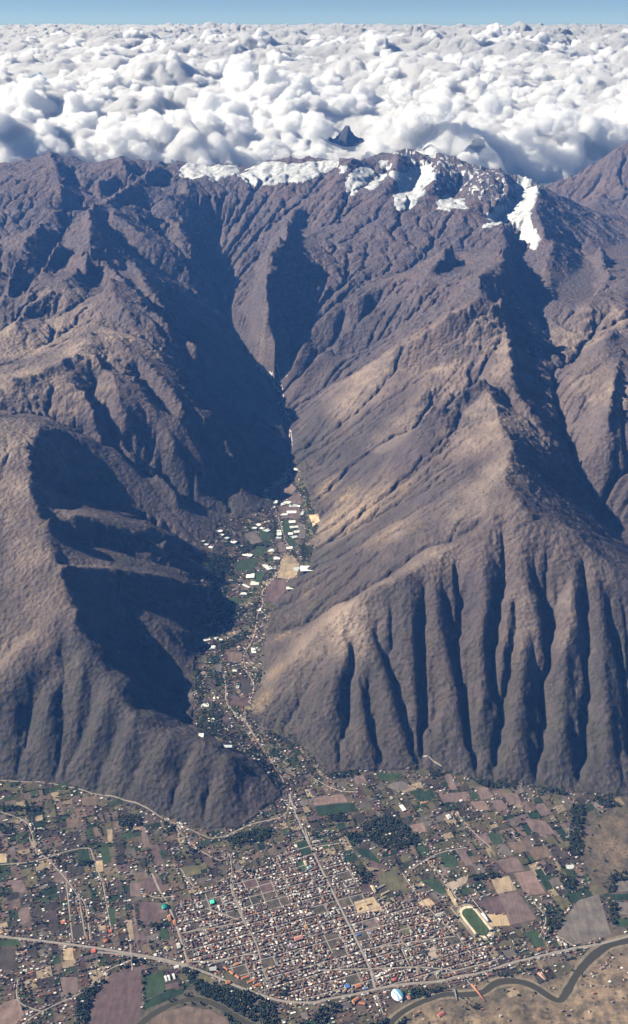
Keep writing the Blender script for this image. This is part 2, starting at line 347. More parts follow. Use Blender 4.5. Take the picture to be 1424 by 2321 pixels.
def build():
    T=time.time()
    pts=[]
    for P in MAJ: pts+=line_pts(expand(P),10)
    for P in EDGE: pts+=line_pts(P,10)
    H,_=harmonic(pts,32.0,200)
    print('harm1',time.time()-T)
    # minor lines are laid on that first surface, raised or lowered
    px=[];py=[];of=[];seg=[]
    FR=[[],[]]
    for off,L in MIN:
        my=sum(p[1] for p in L)/len(L); off*=1.9 if my<740 else (1.85 if my<1050 else (.62 if off<0 else .8))
        mx=sum(p[0] for p in L)/len(L)
        if (mx>740 and my>1180) or (mx<620 and my>1500):
            q=np.array([[a[0]+(b[0]-a[0])*t,a[1]+(b[1]-a[1])*t] for a,b in zip(L[:-1],L[1:]) for t in np.linspace(0,1,max(3,int(math.hypot(b[0]-a[0],b[1]-a[1])/6)))])
            xx,yy,_z=cast(H,q[:,0],q[:,1]); FR[0 if off>0 else 1].append((np.stack([xx,yy],1),abs(off))); continue
        for a,b in zip(L[:-1],L[1:]):
            n=max(2,int(math.hypot(b[0]-a[0],b[1]-a[1])/7))
            for i in range(n+1): px.append(a[0]+(b[0]-a[0])*i/n); py.append(a[1]+(b[1]-a[1])*i/n); seg.append(len(of)); of.append(off)
            seg[-1]=-1
    x,y,z=cast(H,np.array(px),np.array(py),np.array(of))
    P=np.stack([x,y,z],1); 
    for i in range(len(P)-1):
        if seg[i]>=0:
            if np.hypot(*(P[i+1]-P[i])[:2])<260: pts+=line_pts([P[i],P[i+1]],10)
    H,_=harmonic(pts,32.0,200)
    print('harm2',time.time()-T)
    def grids(H):
        ny,nx=H.shape
        gx,gy=np.meshgrid(np.linspace(X0,X1,nx),np.linspace(Y0,Y1,ny)); pl=inpoly(gx,gy,plain_poly())
        return gx,gy,pl,1-np.clip(blur(pl*1.0,6)*1.6,0,1)
    gx,gy,pl,free=grids(H)
    # fluted faces: the ground falls evenly from each rib to the gullies beside it
    sel=(gy>4900)&(gy<8200)&(~pl); sx_,sy_=gx[sel],gy[sel]; D=[]
    for grp in FR:
        d=np.full(sx_.shape,1e9)
        for P_,am in grp:
            w_=1.0 if am>25 else 1.25
            for k in range(0,len(P_),40):
                q=P_[k:k+40]; d=np.minimum(d,w_*np.sqrt(np.min((sx_[:,None]-q[None,:,0])**2+(sy_[:,None]-q[None,:,1])**2,axis=1)))
        D.append(d)
    dr,dg=D; cl=[]
    for P in MAJ:
        if P[0] in ((570,1610,170),(1191,1158,1260),(-260,980,1400)) and P[1][1]!=1110: cl+=line_pts(expand(P),60)
    cl=np.array(cl)[:,:2]; dc=np.full(sx_.shape,1e9)
    for k in range(0,len(cl),40): q=cl[k:k+40]; dc=np.minimum(dc,np.sqrt(np.min((sx_[:,None]-q[None,:,0])**2+(sy_[:,None]-q[None,:,1])**2,axis=1)))
    near=np.exp(-(np.minimum(dr,dg)/190)**4); dl=np.clip(.46*(dg-dr),-75,75)*near*np.clip((H[sel]-90)/200,.25,1)*(.12+.88*np.clip(dc/np.where(sx_<0,110,300),0,1))*np.where(sx_<0,.8,1)
    add=np.zeros(H.shape); add[sel]=dl; H=H+add
    hi=np.clip((H-1150)/900,0,1)
    H=H+free*(fbm(gx,gy,800,4,11)*(12+45*hi)+(ridged(gx+fbm(gx,gy,400,2,3)*160,gy,420,3,5)-.35)*42*hi)
    K=(0.022+0.03*np.clip((H-900)/900,0,1))*np.where((gx<-900)&(gy<7800),.35,1)
    H=np.where(pl,H,fill(H)); H,A=stream(H,32.0,pl,5,K.ravel(),diff=0.03); H=np.where(pl,H,fill(H)); H,A=stream(H,32.0,pl,5,K.ravel(),diff=0.03,seed=9)
    print('stream1',time.time()-T)
    ny,nx=H.shape
    H=resample(H,(ny-1)*2+1,(nx-1)*2+1); gx,gy,pl,free=grids(H)
    hi=np.clip((H-1150)/900,0,1)
    wx=gx+fbm(gx,gy,200,2,77)*60; wy=gy+fbm(gx,gy,200,2,78)*60
    H=H+free*(fbm(gx,gy,140,3,21)*(3+7*hi)+(ridged(wx,wy,170,4,51)-.35)*(4+12*hi))+free*fbm(gx,gy,260,2,91)*12*(1-hi)
    K=(0.045+0.02*np.clip((H-900)/900,0,1))*np.where((gx<-900)&(gy<7800),.4,1)
    H=np.where(pl,H,fill(H)); print('fill',time.time()-T)
    H,A=stream(H,16.0,pl,8,K.ravel(),thr=3.0,diff=0.02)
    s=np.clip((1150-H)/300,0,1); H=H*(1-s)+s*blur(H,1)
    hi=np.clip((H-1000)/700,0,1); sy,sx=np.gradient(H,16.0); st=np.clip((np.hypot(sx,sy)-.35)/.5,0,1)
    wx=gx+fbm(gx,gy,90,2,177)*40; wy=gy+fbm(gx,gy,90,2,178)*40
    H=H+free*st*(.22+.78*hi)*((ridged(wx,wy,95,3,61)-.4)*34+(ridged(wy*.8,wx*1.2,45,2,63)-.4)*22)
    rel=np.clip((H-blur(H,40))/40,0,1); H=H+free*hi*rel*(ridged(gx,gy,130,3,71)-.35)*60
    edge=(blur(pl*1.0,4)>.02)&(blur(pl*1.0,4)<.98)
    B=blur(H,3); H=np.where(edge,B,H)
    so=inpoly(gx,gy,SOUTHP); H=H+blur(so*1.0,4)*(6+fbm(gx,gy,170,4,611)*26)
    print('stream2',time.time()-T, H.shape)
    return H,A,pl
# ------------------------------------------------------------------ ground
H,A,PL=build()
def grid_mesh(name,x,y,z):
    ny,nx=x.shape; v=np.stack([x,y,z],-1).reshape(-1,3).astype(np.float32)
    i=np.arange(ny*nx).reshape(ny,nx); f=np.stack([i[:-1,:-1],i[:-1,1:],i[1:,1:],i[1:,:-1]],-1).reshape(-1,4)
    me=bpy.data.meshes.new(name); me.vertices.add(len(v)); me.vertices.foreach_set('co',v.ravel())
    me.loops.add(f.size); me.loops.foreach_set('vertex_index',f.ravel().astype(np.int32)); me.polygons.add(len(f))
    me.polygons.foreach_set('loop_start',np.arange(0,f.size,4,dtype=np.int32)); me.update(calc_edges=True); me.shade_smooth()
    o=bpy.data.objects.new(name,me); C.collection.objects.link(o); return o
def sstep(a,b,x):
    t=np.clip((x-a)/(b-a),0,1); return t*t*(3-2*t)
sy,sx=np.gradient(H,16.0); SL=np.hypot(sx,sy)
GX,GY=np.meshgrid(np.linspace(X0,X1,H.shape[1]),np.linspace(Y0,Y1,H.shape[0]))
# land cover maps on the ground itself: dry grass, rock, scrub
def blobs(L):
    px=np.array([b[0] for b in L],float); py=np.array([b[1] for b in L],float)
    x,y,z=cast(H,px,py); M=np.zeros(H.shape)
    for k,b in enumerate(L):
        M=np.maximum(M,(b[3] if len(b)>3 else 1)*np.exp(-(((GX-x[k])/b[2])**2+((GY-y[k])/(b[4] if len(b)>4 else b[2]))**2)))
    return M
n1=fbm(GX,GY,600,4,201); n2=fbm(GX,GY,160,4,203)
rough=SL-blur(SL,6)
grass=blobs([(60,770,600),(20,860,400),(150,740,500),(120,680,300,.8),(230,850,300,.7),(380,800,250,.6),(200,780,400),(260,760,350),(330,790,250,.7),(40,1000,350,.9),(40,1120,350,.7),(100,1350,350,.5),(60,1250,350,.6),(30,1450,250,.4),(100,880,350,.8),(160,890,250,.8),
 (1000,730,350),(930,790,400),(1040,790,400),(1120,780,350),(1150,820,250),(860,830,400),(1130,930,300,.9),(1050,880,300,.9),(1080,990,300,.7),(950,960,300,.6),(1160,1060,250,.6),(1100,1110,250,.5),
 (1320,780,450),(1380,730,400),(1300,880,350,.8),(1400,900,300,.9),(1340,980,300,.6),(780,1400,250,.9),(700,1450,220,.8),(1190,1400,110,.45,250),(1160,1240,200,.4),(1290,1350,150,.35,300),(1240,1230,200,.4),(1350,1300,200,.35),(1060,1150,250,.5),(850,1330,160,.5),(940,1280,150,.4),(820,1160,220,.9),(760,1180,150,1),(900,1200,200,.5),(980,1250,200,.5),(640,1500,150,.5),(610,690,150,.6)])
grass=np.clip(grass+n1*.5*(grass>.05)+n2*.25,0,1)*(1-sstep(.8,1.4,SL)*.45)
rock=np.clip(sstep(1350,2000,H+n1*500)+sstep(.8,1.3,blur(SL,2)+n2*.3)*.6*sstep(900,1400,H),0,1)
scrub=np.clip(sstep(1100,300,H+n1*400)*.9+n2*.6,0,1)*(1-grass)
scrub=np.clip(np.maximum(scrub,blobs([(300,1250,500,.9),(250,1350,500,.9),(380,1400,400,.9),(560,1180,300,.9),(450,1150,300,.8),(740,1000,300,.9),(700,1050,250,1),(800,1000,300,.6),(560,1060,400,.8),(600,980,300,.8)])),0,1)
flow=sstep(np.log(30),np.log(600),np.log(A))*(1-PL)
pale=blobs([(820,1165,200),(760,1180,120),(920,1110,90,.8),(740,1110,120,.9),(780,1130,120,.8),(620,1525,70),(640,1440,80,.9),(600,1580,60),(590,1600,50),(485,705,110,.9),(870,1215,120,.7),(950,1190,120,.5),(700,1340,60,.6),(1424,2300,450),(1250,2330,260,.8),(1100,2320,180,.8),(1380,2230,200,.9),(980,2310,150,.8),(1400,1930,180,.6,160),(1390,1880,150,.4),(1100,2240,60,.7),(1180,2225,60,.8),(1230,2210,60,.8)])
def adaptive():
    ys=[3150.]
    while ys[-1]<17930: ys.append(ys[-1]+max(5.6,ys[-1]*0.00145))
    ys=np.array(ys); us=np.linspace(-1,1,660)
    gy,gu=np.meshgrid(ys,us,indexing='ij'); return gu*(gy*0.33+700),gy
gx,gy=adaptive(); gz=sample(H,gx,gy)
pf=sample(blur(PL*1.0,3),gx,gy)
hi=np.clip((gz-900)/900,0,1); stp=np.clip(sample(blur(SL,2),gx,gy)*1.2-.2,0,1)
gz=gz+(1-pf)*(fbm(gx,gy,38,3,301)*(3+9*hi*stp)+(ridged(gx,gy,30,2,305)-.4)*8*hi*stp)
def mesh_height(x,y): return sample(H,x,y)
ground=grid_mesh('ground',gx,gy,gz); ground['kind']='structure'
def vattr(o,name,val):
    a=o.data.attributes.new(name,'FLOAT','POINT'); a.data.foreach_set('value',np.ascontiguousarray(val,dtype=np.float32).ravel())
for nm,M in (('grass',grass),('rock',rock),('scrub',scrub),('flow',flow),('pale',pale),('plain',PL*1.0)):
    vattr(ground,nm,sample(M,gx,gy))
print('mesh',gx.shape)
class NT:
    def __init__(s,name):
        s.m=bpy.data.materials.new(name); s.m.use_nodes=True; s.t=s.m.node_tree; s.b=s.t.nodes['Principled BSDF']; s.b.inputs['Roughness'].default_value=.9; s.b.inputs['Specular IOR Level'].default_value=.15
        s.geo=s.t.nodes.new('ShaderNodeNewGeometry').outputs['Position']
    def val(s,x,inp):
        if isinstance(x,(int,float)): inp.default_value=x
        elif isinstance(x,tuple): inp.default_value=(*x,1)[:len(inp.default_value)]
        else: s.t.links.new(x,inp)
    def attr(s,n): a=s.t.nodes.new('ShaderNodeAttribute'); a.attribute_name=n; return a.outputs['Fac']
    def noise(s,scale,detail=4,rough=.6,vec=None,stretch=None):
        n=s.t.nodes.new('ShaderNodeTexNoise'); n.inputs['Scale'].default_value=scale; n.inputs['Detail'].default_value=detail; n.inputs['Roughness'].default_value=rough
        v=vec or s.geo
        if stretch:
            q=s.t.nodes.new('ShaderNodeVectorMath'); q.operation='MULTIPLY'; s.t.links.new(v,q.inputs[0]); q.inputs[1].default_value=stretch; v=q.outputs[0]
        s.t.links.new(v,n.inputs['Vector']); return n.outputs['Fac']
    def vor(s,scale,feature='F1',out='Distance'):
        n=s.t.nodes.new('ShaderNodeTexVoronoi'); n.feature=feature; n.inputs['Scale'].default_value=scale; s.t.links.new(s.geo,n.inputs['Vector']); return n.outputs[out]
    def math(s,op,a,b=0.,c=None):
        n=s.t.nodes.new('ShaderNodeMath'); n.operation=op; s.val(a,n.inputs[0]); s.val(b,n.inputs[1])
        if c is not None: s.val(c,n.inputs[2])
        return n.outputs[0]
    def ramp(s,x,a,b,lo=0.,hi=1.):
        n=s.t.nodes.new('ShaderNodeMapRange'); n.clamp=True; s.val(x,n.inputs[0]); 
        for k,v in enumerate((a,b,lo,hi)): n.inputs[1+k].default_value=v
        return n.outputs[0]
    def mix(s,f,a,b):
        n=s.t.nodes.new('ShaderNodeMix'); n.data_type='RGBA'; s.val(f,n.inputs[0]); s.val(a,n.inputs[6]); s.val(b,n.inputs[7]); return n.outputs[2]
    def bump(s,h,dist,strength=1.):
        n=s.t.nodes.new('ShaderNodeBump'); n.inputs['Distance'].default_value=dist; n.inputs['Strength'].default_value=strength; s.t.links.new(h,n.inputs['Height']); return n.outputs[0]
def earth():
    s=NT('earth')
    g,r,sc,fl,pa,pl=[s.attr(k) for k in ('grass','rock','scrub','flow','pale','plain')]
    a=s.noise(.004,8,.62); b=s.noise(.03,5,.6); c=s.noise(.012,6,.7)
    col=s.mix(s.ramp(a,.35,.65),(.062,.050,.053),(.108,.087,.089))            # bare brown soil
    col=s.mix(s.math('MULTIPLY',sc,s.ramp(c,.35,.6)),col,(.046,.050,.036))    # scrub, its colour darkened to deepen the shade in the left cirque
    col=s.mix(s.math('MULTIPLY',g,s.ramp(a,.3,.6,.5,1.)),col,(.385,.298,.235)) # dry grass
    rk=s.mix(s.ramp(b,.35,.65),(.064,.055,.062),(.155,.132,.143))
    rk=s.mix(s.ramp(s.noise(.0016,4),.45,.6),rk,s.mix(s.ramp(b,.3,.7),(.105,.076,.078),(.175,.138,.132)))
    col=s.mix(s.math('MULTIPLY',r,s.math('SUBTRACT',1.,s.math('MULTIPLY',g,.8))),col,rk)
    col=s.mix(s.math('MULTIPLY',fl,s.ramp(b,.3,.6,.15,.6)),col,(.055,.056,.042)) # green in the gullies
    # valley ground
    pc=s.mix(s.ramp(s.noise(.02,5,.7),.4,.6),(.040,.044,.028),(.120,.098,.074))
    col=s.mix(pl,col,pc)
    col=s.mix(s.math('MULTIPLY',pa,s.ramp(c,.38,.55)),col,s.mix(s.ramp(s.noise(.03,6,.7),.35,.62),(.20,.15,.10),(.40,.29,.19)))
    col=s.mix(s.ramp(s.noise(.09,4,.7),.3,.7,0,.35),col,s.mix(.5,col,(.03,.028,.025)))
    st=s.noise(.0022,7,.68,stretch=(.35,.35,6.)); col=s.mix(s.math('MULTIPLY',s.ramp(st,.44,.56,0,.45),s.math('SUBTRACT',1.,pl)),col,s.mix(.5,col,(.045,.040,.042)))
    dots=s.ramp(s.vor(.05),.18,.34,1.,0.); col=s.mix(s.math('MULTIPLY',s.math('MULTIPLY',dots,s.ramp(s.noise(.003,4,.6),.42,.6)),s.math('SUBTRACT',.75,s.math('MULTIPLY',r,.5))),col,(.030,.034,.022))
    col=s.mix(s.ramp(s.noise(.0009,5,.6),.4,.62,0,.4),col,s.mix(.5,col,(.15,.10,.085)))
    s.val(col,s.b.inputs['Base Color'])
    h=s.math('ADD',s.math('MULTIPLY',s.noise(.02,8,.65),1.),s.math('MULTIPLY',s.vor(.03),.4))
    s.val(s.bump(s.math('MULTIPLY',h,s.math('SUBTRACT',1.15,pl)),24.),s.b.inputs['Normal'])
    return s.m
ground.data.materials.append(earth())
# ------------------------------------------------------------------ helpers on the ground
YS=gy[:,0].copy()
def ground_z(x,y):
    x=np.asarray(x,float); y=np.asarray(y,float)
    j=np.clip(np.searchsorted(YS,y)-1,0,len(YS)-2); f=np.clip((y-YS[j])/(YS[j+1]-YS[j]),0,1)
    def row(jj):
        u=np.clip((x/(YS[jj]*.33+700)+1)/2*(gz.shape[1]-1),0,gz.shape[1]-1.001); i=u.astype(int); g=u-i
        return gz[jj,i]*(1-g)+gz[jj,i+1]*g
    return row(j)*(1-f)+row(j+1)*f
def G(P):
    P=np.array(P,float); x,y,z=cast(H,P[:,0],P[:,1]); return np.stack([x,y],1)
def proj(x,y,z):
    Z=z-CAMZ; d=y*_c-Z*_s; u=y*_s+Z*_c
    return PW/2+FPX*x/d, PH/2-FPX*u/d, d
def z1(L): return [(a/2,1700+b/2) for a,b in L]
def z2(L): return [(712+a/2,1700+b/2) for a,b in L]
def c6(L): return [(300+a/2.373,1000+b/2.373) for a,b in L]
def tint_mesh(name,V,F,T,mat):
    """V (n,3), F list of index arrays (tris/quads, -1 padded), T colour per face"""
    F=np.asarray(F,np.int32); me=bpy.data.meshes.new(name); V=np.asarray(V,np.float32)
    cnt=(F>=0).sum(1).astype(np.int32); li=F[F>=0]
    me.vertices.add(len(V)); me.vertices.foreach_set('co',V.ravel()); me.loops.add(len(li)); me.loops.foreach_set('vertex_index',li.astype(np.int32))
    me.polygons.add(len(F)); me.polygons.foreach_set('loop_start',np.concatenate([[0],np.cumsum(cnt)[:-1]]).astype(np.int32)); me.update(calc_edges=True)
    a=me.attributes.new('tint','FLOAT_COLOR','FACE'); T=np.asarray(T,np.float32); a.data.foreach_set('color',np.concatenate([T,np.ones((len(T),1),np.float32)],1).ravel())
    me.materials.append(mat); return me
def link(name,me,**k):
    o=bpy.data.objects.new(name,me); C.collection.objects.link(o)
    for a,b in k.items(): o[a]=b
    return o
def tint_mat(name,amt=.25,scale=.08,rough=.9,rows=0.):
    s=NT(name); a=s.t.nodes.new('ShaderNodeAttribute'); a.attribute_name='tint'
    n=s.ramp(s.noise(scale,5,.65),.3,.7,1-amt,1+amt)
    if rows: n=s.math('MULTIPLY',n,s.ramp(s.noise(rows,3,.6,stretch=(1,.18,1)),.35,.65,.8,1.15))
    m=s.t.nodes.new('ShaderNodeVectorMath'); m.operation='SCALE'; s.t.links.new(a.outputs['Color'],m.inputs[0]); s.t.links.new(n,m.inputs[3])
    s.val(m.outputs[0],s.b.inputs['Base Color']); s.b.inputs['Roughness'].default_value=rough; return s.m
M_field=tint_mat('tilled_soil',.28,.02,rows=.05); M_road=tint_mat('road_dust',.2,.05); M_build=tint_mat('painted_walls_and_roofs',.12,.3,.75); M_leaf=tint_mat('foliage',.35,.25)
# ------------------------------------------------------------------ glaciers, cut out of the mountain surface and thickened
def snow_mat():
    s=NT('glacier_ice'); c=s.mix(s.ramp(s.noise(.02,8,.7),.36,.62),(.30,.34,.39),(.62,.62,.61)); s.val(c,s.b.inputs['Base Color']); s.b.inputs['Roughness'].default_value=.55
    h=s.math('ADD',s.noise(.02,7,.62),s.math('MULTIPLY',s.vor(.02,'DISTANCE_TO_EDGE'),.6)); s.val(s.bump(h,9.,.6),s.b.inputs['Normal']); return s.m
M_snow=snow_mat()
GL=[c3([(800,130),(835,100),(900,103),(935,118),(1000,103),(1060,115),(1085,120),(1075,150),(1040,150),(1010,170),(985,165),(960,190),(930,150),(880,168),(860,178),(800,155)]),
 c3([(1075,155),(1125,125),(1180,98),(1260,92),(1330,100),(1424,90),(1530,85),(1520,105),(1450,135),(1400,160),(1330,180),(1260,190),(1165,203),(1100,180)]),
 c5([(135,150),(185,146),(165,182),(140,180)]),c5([(178,190),(250,153),(292,170),(240,230),(200,282),(160,287),(175,230)]),
 c5([(308,130),(357,120),(352,172),(330,162)]),c5([(262,225),(320,183),(347,190),(290,252),(268,252)]),
 c5([(362,175),(440,178),(500,148),(547,143),(572,205),(520,250),(480,292),(460,335),(420,347),(382,292),(400,240),(370,200)]),
 c5([(600,290),(625,262),(645,300),(690,293),(714,342),(640,342),(568,342)]),
 c5([(783,432),(800,370),(840,322),(890,330),(920,290),(970,260),(1030,228),(1034,290),(1000,330),(990,400),(1038,490),(1020,517),(990,522),(960,480),(930,430),(880,402),(830,422)]),
 c5([(912,190),(940,178),(992,208),(987,240),(960,272),(918,270)])]
r0=int(np.searchsorted(YS,12200)); sgx,sgy,sgz=gx[r0:],gy[r0:],gz[r0:]
# geometric visibility is not needed: whatever stands in the outline and above the snow line carries ice
ppx,ppy,_=proj(sgx,sgy,sgz); wob=fbm(sgx,sgy,300,5,801,.6)*26; wob2=fbm(sgx,sgy,300,5,802,.6)*18
for k,Pg in enumerate(GL):
    xs=[p[0] for p in Pg]; ys_=[p[1] for p in Pg]
    m=inpoly(ppx+wob,ppy+wob2*.6,Pg)&(ppx>min(xs)-20)&(ppx<max(xs)+20)
    if k in(7,8): pass
    ii=np.argwhere(m); 
    if len(ii)<6: print('no glacier',k); continue
    a0,b0=ii.min(0)-1; a1,b1=ii.max(0)+2; a0=max(a0,0); b0=max(b0,0)
    mm=m[a0:a1,b0:b1].astype(float); th=blur(mm,4); X_,Y_,Z_=sgx[a0:a1,b0:b1],sgy[a0:a1,b0:b1],sgz[a0:a1,b0:b1]
    sm=blur(Z_,14 if k in (0,1) else 7); Zt=np.maximum(Z_,sm)*.8+Z_*.2+np.where(mm>0,1,0)*(1+8*np.clip(th-.4,0,1)*1.4+4*fbm(X_,Y_,60,3,5))-np.where(mm>0,0,2.5)
    big=np.pad(mm,1); big=np.maximum.reduce([big[1:-1,1:-1],big[:-2,1:-1],big[2:,1:-1],big[1:-1,:-2],big[1:-1,2:]])
    q=(big[:-1,:-1]>0)&(big[1:,:-1]>0)&(big[:-1,1:]>0)&(big[1:,1:]>0); idx=np.arange(X_.size).reshape(X_.shape)
    F=np.stack([idx[:-1,:-1][q],idx[:-1,1:][q],idx[1:,1:][q],idx[1:,:-1][q]],1); us_,inv=np.unique(F,return_inverse=True)
    me=tint_mesh('glacier',np.stack([X_,Y_,Zt],-1).reshape(-1,3)[us_],inv.reshape(F.shape),np.ones((len(F),3)),M_snow); me.shade_smooth(); link('glacier',me,kind='structure')
# snow clinging to the ledges of the highest wall
zone=c5([(360,90),(450,75),(600,95),(700,120),(860,165),(900,220),(880,300),(800,320),(740,290),(700,280),(620,250),(560,260),(520,200),(430,170)])
sy_,sx_=np.gradient(sgz,axis=0)/np.gradient(sgy,axis=0),0; st=fbm(sgx,sgy*.35,45,3,811)+.5*fbm(sgx,sgy,120,2,812)
m=inpoly(ppx+wob,ppy,zone)&(st>.2)
q=m[:-1,:-1]; idx=np.arange(sgx.size).reshape(sgx.shape); F=np.stack([idx[:-1,:-1][q],idx[:-1,1:][q],idx[1:,1:][q],idx[1:,:-1][q]],1); us_,inv=np.unique(F,return_inverse=True)
V=np.stack([sgx,sgy,sgz+2.2],-1).reshape(-1,3)[us_]; link('snow_patches',tint_mesh('snow_patches',V,inv.reshape(F.shape),np.ones((len(F),3)),M_snow),kind='stuff')
# ------------------------------------------------------------------ roads, streets and river
def smooth_line(P,step=14.):
    P=np.asarray(P,float); out=[]
    for i in range(len(P)-1):
        a=P[max(i-1,0)];b=P[i];c=P[i+1];d=P[min(i+2,len(P)-1)]; n=max(2,int(np.hypot(*(c-b))/step))
        for k in range(n):
            t=k/n; out.append(.5*((2*b)+(-a+c)*t+(2*a-5*b+4*c-d)*t*t+(-a+3*b-3*c+d)*t**3))
    out.append(P[-1]); return np.array(out)
def ribbon(name,W_,width,col,off=.8,mat=None,step=14.,kind='structure',taper=None):
    L0=None
    L=smooth_line(W_,step); d=np.gradient(L,axis=0); n=np.stack([-d[:,1],d[:,0]],1); n/=np.linalg.norm(n,axis=1)[:,None]+1e-9
    w=np.asarray(width if np.isscalar(width) else np.interp(np.linspace(0,1,len(L)),np.linspace(0,1,len(width)),width))
    if name.startswith('river') or name=='stream': w=w*(1+.38*fbm(L[:,0],L[:,1],120,3,71)+(.25*fbm(L[:,0],L[:,1],45,2,73) if name=='river_bank' else 0))
    ks=np.linspace(-.5,.5,5); V=[]
    for k in ks: q=L+n*(w*k)[:,None] if not np.isscalar(w) and w.ndim else L+n*w*k; V.append(np.stack([q[:,0],q[:,1],ground_z(q[:,0],q[:,1])+off],1))
    V=np.stack(V,1); N=len(L); i=np.arange(N*5).reshape(N,5); F=np.stack([i[:-1,:-1],i[1:,:-1],i[1:,1:],i[:-1,1:]],-1).reshape(-1,4)[:,::-1]
    me=tint_mesh(name,V.reshape(-1,3),F,np.tile(np.array(col,float),(len(F),1)),mat or M_road); return link(name,me,kind=kind), L
def water_mat():
    s=NT('river_water'); s.b.inputs['Base Color'].default_value=(.052,.048,.032,1); s.b.inputs['Roughness'].default_value=.7; s.b.inputs['Specular IOR Level'].default_value=.12; s.val(s.bump(s.noise(.3,4),.3,.4),s.b.inputs['Normal']); return s.m
M_water=water_mat()
ROADS=[]
def road(name,P,w,col=(.30,.26,.22),off=.9,st=14.,world=False):
    W_=np.array(P) if world else G(P); o,L=ribbon(name,W_,w,col,off,step=st); ROADS.append((L,w)); return L
RIV1=z2([(1560,830),(1424,862),(1350,880),(1290,915),(1240,960),(1190,1020),(1150,1090),(1115,1135),(1070,1120),(1010,1080),(950,1055),(880,1047),(820,1060),(760,1100),(680,1110),(600,1108),(520,1130),(440,1165),(380,1205),(340,1250),(300,1310)])
RIV2=z1([(560,1320),(640,1240),(700,1195),(770,1158),(850,1132),(920,1135),(1000,1165),(1080,1215),(1180,1260),(1400,1330)])
w1,RL1=ribbon('river',G(RIV1),[44,42,40,38,36,32,28,26,24],(.1,.1,.1),.9,M_water)
w2,RL2=ribbon('river',G(RIV2),26,(.1,.1,.1),.9,M_water)
ribbon('river_bank',G(RIV1),[80,76,70,66,64,60,54,50,50],(.20,.165,.12),.55,M_field); ribbon('river_bank',G(RIV2),56,(.10,.09,.065),.55,M_field)
road('highway',z1([(-120,830),(0,845),(180,865),(300,880),(450,900),(600,925),(720,945),(800,965),(860,985),(960,1020),(1060,1065),(1180,1110),(1290,1140),(1424,1145)])+z2([(60,1130),(200,1105),(300,1080),(430,1060),(560,1050),(640,1030),(760,1010),(880,970),(1000,940),(1150,905),(1290,880),(1424,845),(1500,825)]),14,(.27,.24,.215),1.0)
road('highway',z1([(420,915),(540,925),(650,938),(760,962),(830,985)]),11,(.25,.225,.20),1.0)
AV=np.stack([G([(712,1935)])[0],G([(822,2160)])[0]]); Vd=AV[0]-AV[1]; Vd/=np.hypot(*Vd); Ud=np.array([Vd[1],-Vd[0]]); O=AV[0]
def W2(u,v): return O[0]+Ud[0]*u+Vd[0]*v, O[1]+Ud[1]*u+Vd[1]*v
road('avenue',[(655,1800),(672,1850),(692,1895),(712,1935),(740,1993),(768,2050),(795,2105),(822,2160),(838,2195),(850,2240)],11,(.29,.26,.235))
road('avenue',z1([(690,560),(725,640),(760,700),(800,800),(850,960)]),10)
road('road',z1([(-60,140),(0,138),(120,145),(230,152),(300,165),(400,190),(520,212),(640,250),(760,320),(850,355),(950,400)]),6.5,(.27,.23,.19))
road('road',z1([(950,400),(1020,390),(1130,340),(1250,310),(1300,280),(1320,190)]),7,(.28,.24,.2))
for P in ([(130,390),(160,450),(210,490),(260,540),(310,600),(350,660),(385,700),(410,860)],[(210,490),(300,460),(400,445),(420,480),(470,620)],[(470,620),(490,740),(510,850)],[(780,520),(820,540),(850,590),(880,620)],[(1040,470),(1050,540),(1050,640),(1100,770)],[(940,720),(1000,740),(1080,770)],[(820,830),(1000,800),(1140,770)],[(0,520),(120,510),(210,490)],[(330,870),(300,600)],[(350,1110),(200,1180),(100,1240)],[(640,940),(560,965),(470,1010),(400,1080),(350,1110)],[(860,960),(980,955),(1100,930),(1200,925)],[(590,880),(600,1000)],[(390,860),(360,690)],[(800,360),(900,450),(1000,500),(1040,470)],[(0,280),(120,330),(160,450)],[(640,650),(720,670),(790,660)],[(80,1040),(85,1140),(200,1190)],[(1100,770),(1170,900),(1200,1100)],[(1380,350),(1410,440),(1450,520)]): road('street',z1(P),6.5)
for P in ([(0,440),(100,425),(140,420)],[(220,905),(380,880),(520,860),(640,845)],[(640,1000),(480,985),(300,990),(0,1000)],[(690,1040),(720,1075),(780,1135)],[(440,540),(560,470),(700,440)],[(400,560),(470,660),(560,760),(640,840)],[(640,280),(720,370),(800,440)],[(480,10),(530,40),(580,75)],[(1100,840),(1180,890)],[(380,860),(440,1000)],[(280,1110),(315,1200)],[(650,680),(600,600),(520,500)],[(990,690),(1050,760),(1020,850)],[(850,930),(800,960),(560,1020)],[(0,130),(100,180),(200,190)]): road('street',z2(P),6.5)
# the side valley's track
road('road',c6([(830,1880),(760,1750),(640,1560),(600,1500),(540,1450),(505,1400),(500,1300),(480,1240)]),8,(.36,.30,.26))
road('road',c6([(600,1500),(605,1430),(640,1380),(650,1300),(610,1230),(600,1150),(640,1080),(660,1020),(670,940),(700,880),(700,810),(740,760),(795,690),(800,650),(850,590),(820,530),(805,470),(760,350),(725,310),(740,250),(800,215),(840,180),(835,120),(858,60),(858,0)]),7,(.38,.31,.26))
road('track',c4([(770,1440),(770,1350),(745,1290),(760,1240),(730,1180),(690,1140),(720,1095),(685,1040),(655,1010),(700,985),(745,965)]),9,(.42,.36,.33),2.5)
ribbon('stream',G(c6([(690,1010),(660,960),(655,880),(680,800),(715,720),(760,660),(790,600),(755,540),(770,470),(765,380),(720,310),(760,235),(850,160)])),9,(.05,.05,.04),.8,M_field)
ribbon('stream',G(c4([(760,1400),(755,1330),(740,1260),(700,1170),(690,1130),(715,1060),(690,1015),(660,990),(600,940),(550,900)])),11,(.45,.41,.40),2.2,M_road)
